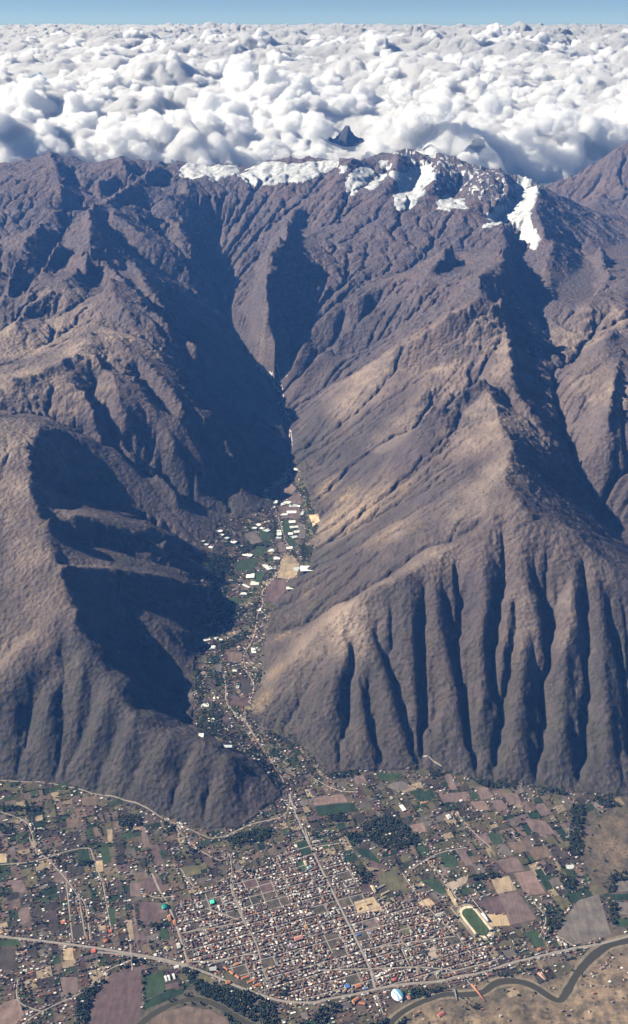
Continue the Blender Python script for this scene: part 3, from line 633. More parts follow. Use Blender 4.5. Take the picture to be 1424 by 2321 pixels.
# ------------------------------------------------------------------ fields
FC=dict(plum=(.115,.078,.076),pink=(.215,.150,.130),tan=(.30,.235,.16),olive=(.115,.105,.060),green=(.040,.065,.030),dkgreen=(.022,.042,.022),grey=(.155,.135,.120),sand=(.43,.33,.21),brown=(.150,.110,.086),mauve=(.165,.120,.110),dark=(.060,.050,.042),pale=(.36,.29,.23))
TAKEN=[]
def field(P,col,off=.6,name='field'):
    W_=G(P); TAKEN.append(W_); c=W_.mean(0); x0,y0=W_.min(0); x1,y1=W_.max(0)
    # ear-clip free: fan of a lattice clipped by inner test plus the exact outline
    bm=bmesh.new(); vs=[bm.verts.new((a,b,0)) for a,b in W_]; f=bm.faces.new(vs)
    bmesh.ops.triangulate(bm,faces=[f]); 
    for it in range(5):
        es=[e for e in bm.edges if e.calc_length()>45]
        if not es: break
        bmesh.ops.subdivide_edges(bm,edges=es,cuts=1); bmesh.ops.triangulate(bm,faces=bm.faces[:])
    V=np.array([v.co[:] for v in bm.verts]); bm.verts.index_update(); F=np.array([[q.index for q in g_.verts] for g_ in bm.faces]); bm.free()
    V[:,2]=ground_z(V[:,0],V[:,1])+off
    n=np.cross(V[F[:,1]]-V[F[:,0]],V[F[:,2]]-V[F[:,0]])[:,2]; F[n<0]=F[n<0][:,::-1]
    link(name,tint_mesh(name,V,F,np.tile(np.array(FC[col]),(len(F),1)),M_field),kind='structure')
FZ2=[('plum',[(735,690),(832,655),(872,742),(790,742)]),('mauve',[(834,652),(922,640),(1010,765),(892,792)]),('sand',[(780,745),(872,745),(890,795),(800,800)]),('pink',[(905,560),(990,545),(1050,650),(962,662)]),('tan',[(800,585),(882,570),(920,635),(832,652)]),('mauve',[(820,500),(920,485),(957,545),(870,557)]),('mauve',[(725,390),(777,375),(812,418),(755,430)]),('green',[(782,385),(832,375),(862,420),(815,428)]),('olive',[(765,435),(815,430),(830,487),(790,490)]),('tan',[(775,440),(800,437),(825,485),(797,488)]),('grey',[(832,430),(862,425),(905,475),(840,485)]),('dkgreen',[(1000,545),(1032,540),(1085,630),(1052,638)]),('grey',[(1130,770),(1200,680),(1290,655),(1350,840),(1170,885),(1100,830)]),('green',[(950,830),(1010,815),(1050,885),(1000,895)]),
 ('pink',[(0,215),(130,198),(152,235),(0,252)]),('dkgreen',[(5,256),(180,237),(197,278),(20,300)]),('green',[(280,105),(400,105),(370,137),(300,140)]),('dkgreen',[(430,190),(530,175),(562,232),(480,232)]),('mauve',[(170,115),(220,110),(245,150),(190,155)]),('mauve',[(590,110),(620,110),(650,180),(615,182)]),('mauve',[(730,170),(780,165),(820,220),(760,225)]),('mauve',[(950,310),(1050,320),(1095,385),(990,370)]),('pink',[(710,235),(770,230),(800,270),(740,275)]),('dkgreen',[(190,445),(250,450),(310,520),(210,480)]),('plum',[(250,500),(320,522),(330,542),(250,532)]),('green',[(480,590),(560,580),(610,650),(570,652)]),('green',[(560,460),(640,480),(660,530),(590,532)]),('pale',[(590,610),(700,565),(692,602),(622,640)]),
 ('sand',[(180,690),(270,665),(312,730),(200,742)]),('olive',[(290,560),(350,545),(440,600),(380,642),(300,620)]),('sand',[(470,690),(520,670),(552,700),(490,712)]),('sand',[(590,625),(620,640),(655,710),(640,712)]),('grey',[(1360,595),(1440,590),(1440,640),(1370,642)]),('dkgreen',[(1335,655),(1440,650),(1440,680),(1340,682)]),('green',[(1365,765),(1440,760),(1440,800),(1370,802)]),('grey',[(1370,690),(1440,690),(1440,745),(1380,745)]),('olive',[(490,180),(520,175),(560,225),(530,230)]),('mauve',[(640,455),(680,450),(720,520),(690,525)]),('olive',[(380,800),(430,790),(440,830),(400,840)]),('pale',[(510,900),(550,890),(560,945),(525,950)]),('mauve',[(230,780),(280,770),(290,815),(240,820)]),('mauve',[(570,560),(600,530),(610,560),(585,580)]),('pink',[(430,340),(490,330),(515,370),(450,372)]),('green',[(700,195),(730,190),(750,225),(720,228)]),('mauve',[(560,205),(600,195),(700,190),(690,230),(590,240)]),('mauve',[(1000,250),(1040,240),(1080,290),(1030,300)]),('brown',[(880,420),(960,410),(1000,450),(910,470)]),('brown',[(960,440),(1050,430),(1080,480),(1000,500)]),('grey',[(320,160),(400,140),(440,170),(380,190)]),('mauve',[(860,200),(920,190),(940,240),(880,250)]),('mauve',[(790,230),(850,225),(880,265),(830,275)])]
FZ1=[('plum',[(395,1242),(420,1120),(500,1022),(560,990),(640,977),(645,1130),(625,1242),(600,1330),(380,1330)]),('green',[(650,1022),(738,1002),(748,1088),(652,1140)]),('dkgreen',[(655,1144),(750,1094),(840,1082),(828,1105),(700,1158),(650,1182)]),('plum',[(748,1062),(808,1052),(812,1075),(752,1088)]),('brown',[(630,1262),(740,1187),(850,1162),(950,1178),(1020,1217),(1060,1262),(1060,1320),(600,1320)]),('olive',[(880,1030),(900,1008),(980,1042),(960,1072)]),('pink',[(0,1150),(80,1125),(110,1200),(60,1260),(-40,1260),(-40,1170)]),
 ('plum',[(642,585),(728,580),(745,640),(652,650)]),('mauve',[(587,600),(640,600),(642,660),(592,665)]),('plum',[(625,690),(710,690),(730,780),(645,800)]),('green',[(482,720),(520,715),(525,790),(490,790)]),('tan',[(570,770),(598,770),(610,860),(588,862)]),('mauve',[(597,700),(608,700),(632,860),(612,865)]),('olive',[(815,530),(900,520),(915,560),(850,572)]),('sand',[(430,505),(465,500),(470,552),(437,552)]),('sand',[(-10,470),(30,470),(32,510),(-10,512)]),('dkgreen',[(350,455),(400,450),(410,505),(360,512)]),('dkgreen',[(1345,420),(1400,410),(1410,470),(1365,482)]),('green',[(1345,505),(1380,500),(1390,550),(1355,555)]),('plum',[(1165,600),(1235,585),(1250,640),(1185,660)]),('plum',[(1090,590),(1160,580),(1170,620),(1100,640)]),('mauve',[(635,350),(660,350),(682,440),(650,442)]),('plum',[(680,450),(710,445),(742,500),(705,512)]),('dark',[(320,800),(370,790),(380,850),(330,862)]),('mauve',[(40,590),(100,590),(130,650),(60,642)]),('brown',[(300,310),(355,310),(357,350),(305,352)]),('brown',[(365,210),(440,210),(442,250),(375,252)]),('tan',[(485,360),(510,360),(512,420),(490,422)]),('green',[(450,440),(490,440),(505,510),(465,512)]),('green',[(0,860),(90,858),(95,890),(0,890)]),('mauve',[(240,560),(300,550),(310,600),(250,600)]),('dark',[(140,700),(180,690),(190,780),(150,785)]),('mauve',[(80,720),(135,710),(135,780),(90,790)]),('dark',[(0,900),(70,900),(75,990),(0,1000)]),('mauve',[(270,1030),(350,1030),(360,1100),(290,1110)]),('brown',[(600,560),(660,550),(680,580),(610,590)]),('sand',[(285,900),(330,895),(335,950),(290,955)]),('green',[(720,810),(760,810),(770,860),(725,860)])]
FC6=[('pink',[(742,262),(790,238),(850,225),(882,255),(850,290),(810,310),(760,308),(735,290)]),('mauve',[(850,300),(900,275),(912,340),(830,335)]),('mauve',[(760,335),(900,352),(905,420),(800,410)]),('green',[(808,430),(860,425),(862,500),(812,500)]),('grey',[(880,430),(930,450),(930,520),(900,525)]),('tan',[(805,630),(860,610),(900,660),(885,735),(780,735)]),('plum',[(700,860),(715,800),(760,745),(825,740),(830,800),(770,862)]),('plum',[(530,1372),(625,1378),(622,1425),(528,1420)]),('green',[(560,650),(640,630),(690,640),(640,700),(560,700)]),('green',[(640,700),(720,700),(690,760),(620,750)]),('green',[(500,850),(560,840),(610,870),(540,880)]),('dkgreen',[(400,1010),(450,1000),(450,1040),(400,1050)]),('brown',[(500,1135),(590,1138),(590,1190),(520,1190)]),('dark',[(530,1330),(560,1330),(560,1365),(530,1365)]),('dark',[(580,1270),(640,1275),(640,1360),(582,1360)]),('green',[(690,480),(740,470),(740,540),(690,530)]),('grey',[(600,500),(660,480),(700,540),(640,560)]),('green',[(820,520),(850,520),(900,560),(860,570)]),('olive',[(350,1150),(400,1150),(400,1190),(352,1190)]),('green',[(660,560),(720,570),(700,620),(640,610)]),('mauve',[(780,545),(815,545),(830,590),(790,600)]),('pale',[(745,230),(820,195),(835,210),(760,245)]),('grey',[(440,1200),(480,1200),(480,1240),(440,1240)]),('plum',[(480,1480),(520,1480),(520,1510),(480,1510)]),('brown',[(600,740),(660,742),(650,800),(580,800)]),('sand',[(950,400),(1000,390),(1010,430),(970,460)])]
for f_ in FZ2: field(z2(f_[1]),f_[0])
for f_ in FZ1: field(z1(f_[1]),f_[0])
for f_ in FC6: field(c6(f_[1]),f_[0],.9)
print('fields',len(TAKEN))
# plain boundary for scattering
PP=plain_poly()
TOWN=np.array(G([(395,2050),(445,2025),(520,1985),(600,1960),(700,1885),(745,1935),(800,1960),(850,2045),(960,2050),(1030,2065),(1045,2125),(1120,2150),(1060,2205),(900,2240),(700,2272),(600,2240),(500,2195),(430,2180)]))
HILL=np.array(G([(1330,1840),(1480,1840),(1480,2010),(1340,2010),(1315,1920)])); SOUTH=np.array(G([(900,2330),(960,2290),(1050,2265),(1130,2250),(1200,2262),(1290,2270),(1330,2225),(1440,2150),(1500,2150),(1500,2400),(900,2400)]))
def dist_line(x,y,L):
    L=L[::2]; d=np.full(x.shape,1e9)
    for a,b in zip(L[:-1],L[1:]):
        ab=b-a; t=np.clip(((x-a[0])*ab[0]+(y-a[1])*ab[1])/(ab@ab+1e-9),0,1); d=np.minimum(d,np.hypot(x-a[0]-t*ab[0],y-a[1]-t*ab[1]))
    return d
# parcels: recursive split in street-grid axes
R=random.Random(4); parcels=[]
def split(u0,v0,u1,v1):
    w,h=u1-u0,v1-v0
    if w*h<R.uniform(1800,8500) or max(w,h)<42: parcels.append((u0,v0,u1,v1)); return
    t=R.uniform(.36,.64)
    if w>h*R.uniform(.7,1.2): split(u0,v0,u0+w*t,v1); split(u0+w*t,v0,u1,v1)
    else: split(u0,v0,u1,v0+h*t); split(u0,v0+h*t,u1,v1)
split(-2400,-1900,2400,4400)
def valley_mask(x,y): return inpoly(x,y,PP)
pc=np.array(parcels); cu,cv=(pc[:,0]+pc[:,2])/2,(pc[:,1]+pc[:,3])/2; cx,cy=W2(cu,cv)
ok=valley_mask(cx,cy)&~inpoly(cx,cy,TOWN)&~inpoly(cx,cy,SOUTH)&~inpoly(cx,cy,HILL)
for L,w in ((RL1,50),(RL2,40)): ok&=dist_line(cx,cy,L)>60
for T_ in TAKEN: ok&=~inpoly(cx,cy,T_)
for k in (0,1,2,3):
    qx,qy=W2(pc[:,[0,2,2,0][k]],pc[:,[1,1,3,3][k]]); ok&=valley_mask(qx,qy)|(cv>700)
px_,py_,_=proj(cx,cy,0*cx); ok&=(px_>-150)&(px_<1574)&(py_<2420)
pc=pc[ok]; print('parcels',len(pc))
def parcel_mesh(p,col,off):
    u0,v0,u1,v1=p; nu=max(1,int((u1-u0)/22)); nvv=max(1,int((v1-v0)/22)); g=1.7
    uu,vv=np.meshgrid(np.linspace(u0+g,u1-g,nu+1),np.linspace(v0+g,v1-g,nvv+1)); x,y=W2(uu,vv); z=ground_z(x,y)+off
    i=np.arange(uu.size).reshape(uu.shape); F=np.stack([i[:-1,:-1],i[:-1,1:],i[1:,1:],i[1:,:-1]],-1).reshape(-1,4)
    return np.stack([x,y,z],-1).reshape(-1,3),F,np.tile(np.array(col),(len(F),1))
keys=['plum','brown','brown','brown','tan','olive','olive','olive','olive','dkgreen','dark','dark','dark','mauve','green','grey']
area=(pc[:,2]-pc[:,0])*(pc[:,3]-pc[:,1]); order=np.argsort(-area); rest=[]
for r_,k in enumerate(order):
    c_=np.array(FC[R.choice(keys)])*R.uniform(.6,1.0); q=parcel_mesh(pc[k],c_,.35)
    if r_<170: link('field',tint_mesh('field',*q,M_field),kind='structure')
    else: rest.append(q)
def join(L):
    V=[];F=[];T=[];n=0
    for v,f,t in L:
        f=np.asarray(f); f=np.where(f>=0,f+n,-1)
        if f.shape[1]==3: f=np.concatenate([f,-np.ones((len(f),1),int)],1)
        V.append(v);F.append(f);T.append(t);n+=len(v)
    return np.concatenate(V),np.concatenate(F),np.concatenate(T)
link('small_fields',tint_mesh('small_fields',*join(rest),M_field),kind='stuff')
# ------------------------------------------------------------------ small buildings
ROT=math.atan2(Ud[1],Ud[0])
def house_geo(w,d,h,roof,wall,rc):
    """walls, parapet or pitched roof with eaves, door and window openings; returns V,F,T centred on its footprint"""
    V=[];F=[];T=[]
    def quad(p,c): n=len(V); V.extend(p); F.append([n,n+1,n+2,n+3] if len(p)==4 else [n,n+1,n+2,-1]); T.append(c)
    x,y=w/2,d/2; b=-1.5
    P=[(-x,-y),(x,-y),(x,y),(-x,y)]
    for k in range(4):
        a,c=P[k],P[(k+1)%4]; quad([(a[0],a[1],b),(c[0],c[1],b),(c[0],c[1],h),(a[0],a[1],h)],wall)
    dk=(.05,.045,.045)
    for fl in range(max(1,int(h/3))):
        for s in (-1,1):
            for k in (-.28,.28):
                zc=fl*3+1.7; quad([(k*w-.6,s*(y+.04),zc-.6),(k*w+.6,s*(y+.04),zc-.6),(k*w+.6,s*(y+.04),zc+.6),(k*w-.6,s*(y+.04),zc+.6)][::1 if s<0 else -1],dk)
    e=.45
    if roof=='gable':
        r=h+d*.24; quad([(-x-e,-y-e,h-.1),(x+e,-y-e,h-.1),(x+e,0,r),(-x-e,0,r)],rc); quad([(x+e,y+e,h-.1),(-x-e,y+e,h-.1),(-x-e,0,r),(x+e,0,r)],rc)
        quad([(-x,-y,h),(-x,0,r-.2),(-x,y,h)],wall); quad([(x,-y,h),(x,y,h),(x,0,r-.2)],wall)
    elif roof=='shed':
        quad([(-x-e,-y-e,h),(x+e,-y-e,h),(x+e,y+e,h+1.2),(-x-e,y+e,h+1.2)],rc)
    else:
        quad([(-x,-y,h-.5),(x,-y,h-.5),(x,y,h-.5),(-x,y,h-.5)],rc)
        for s in (-1,1): quad([(s*w*.2-1,d*.1-1,h+.9),(s*w*.2+1,d*.1-1,h+.9),(s*w*.2+1,d*.1+1,h+.9),(s*w*.2-1,d*.1+1,h+.9)],wall) if s>0 and h>5 else None
    return np.array(V,float),np.array(F),np.array(T,float)
WALLS=[('white',(.80,.74,.65),.22),('cream',(.62,.53,.41),.18),('brick',(.25,.145,.10),.20),('adobe',(.17,.12,.09),.18),('concrete',(.33,.31,.29),.15),('pink',(.50,.29,.24),.05)]
ROOFS=[('tile','brown tiled',(.165,.095,.070),.36),('oldtile','weathered brown',(.125,.100,.088),.20),('tin','grey tin',(.40,.38,.36),.14),('white','white sheet',(.76,.72,.66),.10),('slab','grey concrete',(.24,.22,.21),.13),('redtile','orange tiled',(.40,.18,.10),.07)]
def pick(L):
    t=R.random()*sum(a[-1] for a in L)
    for a in L:
        t-=a[-1]
        if t<=0: return a
    return L[-1]
HS=[]   # x,y,rot,w,d,h,wall,roof
def put(x,y,rot,w,d,h,wl=None,rf=None): HS.append((x,y,rot,w,d,h,wl or pick(WALLS),rf or pick(ROOFS)))
def clear(x,y,gap):
    ok=np.ones(x.shape,bool)
    for L,w in ROADS: ok&=dist_line(x,y,L)>w*.5+gap
    return ok
LANDM=[]  # footprints kept free: (x,y,radius)
def keep(px,py,r): x,y=G([(px,py)])[0]; LANDM.append((x,y,r)); return x,y
for px,py,r in [(902,2255,42),(1078,2090,85),(540,2215,75),(392,2218,40),(375,2057,22),(490,2043,40),(242,2134,22),(212,2156,20),(677,2130,26),(787,2237,20),(812,2237,22),(812,2270,36),(894,2222,16),(934,2112,18),(953,2110,18),(872,2025,50),(832,2048,34),(913,1832,30),(1017,1852,26),(1292,1964,30),(1222,2153,18),(1003,2298,22),(1228,2213,20),(1085,2251,35)]: keep(px,py,r)
def free_of_landmarks(x,y):
    ok=np.ones(x.shape,bool)
    for a,b,r in LANDM: ok&=(x-a)**2+(y-b)**2>r*r
    return ok
# town blocks
cand=[]
for i in range(-20,20):
    for j in range(-22,9):
        bu,bv=i*72+5,j*60+5
        if R.random()<.035: continue      # a square or yard is left open
        for a in range(6):
            for b in range(5):
                inner=0<a<5 and 0<b<4
                if R.random()<(.38 if inner else .10): continue
                cand.append((bu+6+a*10.6+R.uniform(-1,1),bv+6+b*10.4+R.uniform(-1,1)))
cand=np.array(cand); x,y=W2(cand[:,0],cand[:,1]); ok=inpoly(x,y,TOWN)&clear(x,y,5)&free_of_landmarks(x,y)&(fbm(x,y,170,2,931)>-.38)
for T_ in TAKEN: ok&=~inpoly(x,y,T_)
for a,b in zip(x[ok],y[ok]):
    put(a,b,ROT+R.choice([0,0,math.pi/2])+R.uniform(-.03,.03),R.uniform(7,11.5),R.uniform(6.5,10.5),R.choice([3,3.2,5.6,5.8,6,8.6,3]) )
for i in range(-20,20):
    for (u0,v0,u1,v1) in ((i*72,-1300,i*72,560),):
        vs=np.linspace(v0,v1,240); a,b=W2(np.full(240,u0+0.),vs); m=inpoly(a,b,TOWN)
        if m.sum()>8: k=np.where(m)[0]; ribbon('street',np.stack([a[k[0]:k[-1]+1:6],b[k[0]:k[-1]+1:6]],1),6.5,(.27,.24,.215),.8)
for j in range(-22,10):
    us=np.linspace(-1500,1500,240); a,b=W2(us,np.full(240,j*60.)); m=inpoly(a,b,TOWN)
    if m.sum()>8: k=np.where(m)[0]; ribbon('street',np.stack([a[k[0]:k[-1]+1:6],b[k[0]:k[-1]+1:6]],1),6.2,(.26,.235,.21),.85)
ntown=len(HS)
# outskirts: houses strung along the roads and lanes, clusters on the parcels
xs=[];
for L,w in ROADS:
    L2=L[(np.abs(L[:,0])<1700)]
    if len(L2)<3: continue
    d=np.gradient(L2,axis=0); n=np.stack([-d[:,1],d[:,0]],1); n/=np.linalg.norm(n,axis=1)[:,None]+1e-9
    for k in range(len(L2)):
        for s in (-1,1):
            for row in (0,1):
                if R.random()<(.46 if w<14 else .6)-.22*row: 
                    q=L2[k]+n[k]*s*(w/2+7+row*R.uniform(11,17)); xs.append((q[0],q[1],math.atan2(d[k][1],d[k][0])))
def dens(px,py):
    v=.30
    for (a,b,rx,ry,s) in [(120,2070,190,130,.16),(60,2200,150,90,.30),(180,2130,160,60,.25),(500,1990,160,60,.2),(1250,2160,180,40,.22),(1000,2190,200,60,.3),(880,1980,140,70,.14),(1050,1830,170,50,.10),(700,1820,120,60,.14),(360,2120,100,60,.2),(560,2280,300,50,.2),(230,1980,200,70,.10),(1020,2010,70,30,.3),(1230,2060,40,70,.3),(740,1960,80,60,.3),(100,1900,200,70,.07),(300,1900,200,60,.09),(700,2300,300,30,.2),(20,2300,120,40,.4),(140,2290,80,60,.35),(580,1610,100,120,.10),(640,1720,80,60,.28),(560,1400,70,90,.22),(620,1150,60,80,.10),(500,1500,50,120,.35),(560,1550,60,120,.25),(640,1330,40,60,.2),(480,1190,60,50,.2),(650,1075,30,15,.5),(600,1300,60,60,.08),(960,2080,120,60,.25),(1000,2240,60,20,.3),(330,2000,80,60,.15)]:
        v=v+s*np.exp(-((px-a)/rx)**2-((py-b)/ry)**2)
    return v
rr=np.random.RandomState(12); N=60000; cu=rr.uniform(-1800,1800,N); cv=rr.uniform(-1500,4300,N); gcell=13.; cu=np.round(cu/gcell)*gcell+rr.uniform(-2,2,N); cv=np.round(cv/gcell)*gcell+rr.uniform(-2,2,N)
x,y=W2(cu,cv); a,b,_=proj(x,y,ground_z(x,y)); m=(rr.rand(N)<dens(a,b)*(.35+1.6*np.clip(fbm(x,y,90,2,77)+.25,0,1)))&(a>-60)&(a<1490)&(b<2370)
for q in np.where(m)[0]: xs.append((x[q],y[q],ROT+rr.normal()*.08))
xs=np.array(xs); x,y=xs[:,0],xs[:,1]; key=np.round(x/12)*100003+np.round(y/12); _,u_=np.unique(key,return_index=True); xs=xs[u_]; x,y=xs[:,0],xs[:,1]
a,b,_=proj(x,y,ground_z(x,y))
ok=(inpoly(x,y,PP)|(b>2200))&~inpoly(x,y,TOWN)&clear(x,y,4.5)&free_of_landmarks(x,y)&(y<9300)&~inpoly(x,y,HILL)
ok&=~inpoly(x,y,SOUTH)|(rr.rand(len(x))<.25)
for L in (RL1,RL2): ok&=dist_line(x,y,L)>46
for T_ in TAKEN: ok&=~inpoly(x,y,T_)
for q in np.where(ok)[0]: put(x[q],y[q],xs[q,2],R.uniform(7,14),R.uniform(6,9.5),R.choice([3,3,3.2,5.6,5.8]))
print('houses',ntown,len(HS))
hx=np.array([h[0] for h in HS]); hy=np.array([h[1] for h in HS]); hz_=ground_z(hx,hy); ppx_,ppy_,dd=proj(hx,hy,hz_)
size=np.array([math.sqrt(h[3]*h[4])*(1+h[5]*.06) for h in HS])/dd; size[(ppx_<4)|(ppx_>1420)|(ppy_>2310)]=0
top=set(np.argsort(-size)[:300].tolist())
# a description of where something stands, by things one can find
MARKS=[('the blue domed sports hall',902,2255),('the oval stadium',1078,2090),('the orange market sheds',540,2210),('the three narrow greenhouses',392,2218),('the green roofed hall',375,2057),('the school court',490,2043),('the arched orange shed',242,2134),('the lower left river bend',410,2290),('the highway fork',425,2190),('the large grey field',1330,2080),('the orange footbridge',1085,2251),('the pink walled school',677,2130),('the twin arched hangars',943,2111),('the yellow school yard',845,2040),('the red tiled hotel',812,2270),('the dark headland',600,1860),('the round water tank',1292,1964),('the long white shed',913,1832),('the bottom edge grove',580,2290),('the right river bend',1270,2250),('the big plum field',260,2270),('the lower left corner',30,2300),('the straight avenue',770,2050),('the bottom edge',700,2300),('the left highway end',60,2130)]
def where(a,b,avoid=None):
    m=min(MARKS,key=lambda m:(m[1]-a)**2+((m[2]-b)*1.2)**2); dx,dy=a-m[1],b-m[2]; r=math.hypot(dx,dy)
    near='just ' if r<45 else ('' if r<95 else 'well ')
    if abs(dy)<.45*abs(dx): s='right of' if dx>0 else 'left of'
    elif abs(dx)<.45*abs(dy): s='before' if dy>0 else 'behind'
    else: s=('lower ' if dy>0 else 'upper ')+('right of' if dx>0 else 'left of')
    return f'{near}{s} {m[0]}'
cache={}
rest=[]
for k,(x,y,rot,w,d,h,wl,rf) in enumerate(HS):
    rt='flat' if rf[0]=='slab' else ('shed' if rf[0] in('tin','white') and k%2 else 'gable')
    if k in top:
        w,d,h=round(w/2)*2,round(d/2)*2,3 if h<4 else (6 if h<7 else 9)
        key=(w,d,h,rt,wl[0],rf[0])
        if key not in cache: cache[key]=tint_mesh('house',*house_geo(w,d,h,rt,wl[1],rf[2]),M_build)
        st={3:'low',6:'two floor',9:'three floor'}[h]
        o=link('house',cache[key],label=f"{st} {wl[0]} house, {rf[1]} roof, {where(ppx_[k],ppy_[k])}"); o['category']='house'; o['group']='houses of the town nearest the viewer'
        o.location=(x,y,float(hz_[k])); o.rotation_euler=(0,0,rot)
    else:
        V,F,T=house_geo(w,d,h,rt,np.array(wl[1])*R.uniform(.8,1.15),np.array(rf[2])*R.uniform(.75,1.25))
        if dd[k]>0:
            keepf=[i for i in range(len(F)) if not (T[i][0]<.051 and T[i][1]<.046)]; F=F[keepf]; T=T[keepf]
        c_,s_=math.cos(rot),math.sin(rot); V=np.stack([V[:,0]*c_-V[:,1]*s_+x,V[:,0]*s_+V[:,1]*c_+y,V[:,2]+hz_[k]],1); rest.append((V,F,T))
link('town_houses',tint_mesh('town_houses',*join(rest),M_build),kind='stuff')
# ------------------------------------------------------------------ greenhouses of the side valley
def part(name,parent,geo,mat=None):
    o=link(name,tint_mesh(name,*geo,mat or M_build)); o.parent=parent; return o
def thing(name,label,cat,x,y,rot=0,group=None,z=None):
    o=bpy.data.objects.new(name,None); C.collection.objects.link(o); o.location=(x,y,float(ground_z(x,y)) if z is None else z); o.rotation_euler=(0,0,rot); o['label']=label; o['category']=cat
    if group: o['group']=group
    return o
def boxg(x0,y0,z0,x1,y1,z1,c):
    V=np.array([(x,y,z) for z in(z0,z1) for y in(y0,y1) for x in(x0,x1)],float); F=np.array([(0,2,3,1),(4,5,7,6),(0,1,5,4),(2,6,7,3),(0,4,6,2),(1,3,7,5)]); return V,F,np.tile(np.array(c,float),(6,1))
def archg(x0,x1,y0,y1,z,h,c,n=6,c2=None):
    """barrel running along x"""
    V=[];F=[];T=[]
    for k in range(n+1):
        a=math.pi*k/n; V+= [(x0,(y0+y1)/2-math.cos(a)*(y1-y0)/2,z+math.sin(a)*h),(x1,(y0+y1)/2-math.cos(a)*(y1-y0)/2,z+math.sin(a)*h)]
    for k in range(n): F.append((2*k,2*k+1,2*k+3,2*k+2)); T.append(c if not c2 or k%2 else c2)
    for s in (0,1):
        for k in range(1,n): F.append((s,2*k+s,2*k+2+s,-1)[::1] if k<n else None); T.append(c)
    return np.array(V,float),np.array(F),np.array(T,float)
GHL=[(470,483,30,16,20),(480,503,28,12,25),(505,520,34,14,28),(540,541,42,18,30),(580,560,34,12,25),(620,612,54,18,20),(380,537,20,10,15),(400,556,22,9,25),(424,571,24,10,25),(655,467,30,13,12),(678,450,30,20,35),(700,468,24,14,30),(722,480,36,16,30),(724,433,30,6,-25),(745,588,36,22,-8),(778,630,34,16,0),(788,485,26,70,-5),(785,520,34,12,0),(860,434,36,14,-5),(870,462,46,14,-8),(853,498,28,22,-5),(885,488,28,22,-5),(873,516,32,22,-12),(845,573,34,26,-8),(835,330,38,18,25),(768,327,20,20,0),(803,341,30,14,-25),(866,347,44,16,5),(892,350,22,10,5),(760,355,16,12,0),(857,382,52,16,0),(815,395,40,12,0),(915,385,16,32,5),(881,152,20,14,0),(812,178,26,24,-15),(712,266,30,24,-35),(715,670,24,76,-25),(755,683,34,12,8),(635,722,44,36,0),(660,765,46,24,8),(602,775,14,52,-40),(600,820,34,14,8),(893,688,36,20,-10),(937,685,44,24,-2),(848,791,34,28,3),(683,906,20,18,0),(400,1066,36,22,-20),(450,1062,26,14,0),(436,1108,26,18,0),(380,1088,24,14,0),(655,1126,24,30,-5),(553,1233,26,16,0),(568,1315,16,36,0),(450,1382,30,10,0),(393,1420,40,22,0),(425,1500,36,16,0),(370,1585,26,14,0),(500,1642,50,10,0),(475,1068,22,8,10)]
for k,(a,b,w,h,t) in enumerate(GHL):
    px,py=c6([(a,b)])[0]; p=G([(px,py),(px+w/4.75,py),(px,py+h/4.75),(px,py-h/4.75),(px-w/4.75,py)])
    W_=np.hypot(*(p[1]-p[4])); Lh=abs(p[3][1]-p[2][1])
    if t: Lh=min(Lh,W_*.9) if w>h else Lh
    W_=max(W_,8); Lh=min(max(Lh,8),160); x,y=p[0]
    sz='long' if max(W_,Lh)>2.6*min(W_,Lh) else ('big' if W_*Lh>1500 else 'small')
    hue=['white','off white','grey green','bright white','dull'][k%5]
    refs=[('pink ploughed field',800,268),('round tan field',840,670),('plum valley field',765,805),('small crimson field',575,1400),('hamlet at the head',850,190),('left bank terraces',430,540),('right bank grove',980,380),('green plots',838,465),('gravel spur',700,1130),('dark headland shade',350,1500)]
    m_=min(refs,key=lambda m:(m[1]-a)**2+(m[2]-b)**2); dx,dy=a-m_[1],b-m_[2]; sd=('below' if dy>0 else 'above') if abs(dy)>abs(dx) else ('right of' if dx>0 else 'left of'); far_='close ' if math.hypot(dx,dy)<60 else ''
    o=thing('greenhouse',f"{sz} {hue} greenhouse {far_}{sd} the {m_[0]}{', turned aslant' if abs(t)>=20 else ''}",'greenhouse',x,y,math.radians(-t)*1.1,'greenhouses in the side valley')
    bays=max(1,min(6,int(round(Lh/11)))); bw=Lh/bays; wh=[(.56,.57,.55),(.46,.48,.46),(.30,.35,.35),(.60,.60,.57),(.38,.41,.39)][k%5]
    for q in range(bays):
        y0=-Lh/2+q*bw; part('roof_bay',o,archg(-W_/2,W_/2,y0+.25,y0+bw-.25,2.6,1.7,wh))
        if q==0: part('side_wall',o,boxg(-W_/2+.2,-Lh/2+.3,-4,W_/2-.2,Lh/2-.3,2.6,(.35,.36,.35)))
# ------------------------------------------------------------------ landmarks
def at_px(px,py): return G([(px,py)])[0]
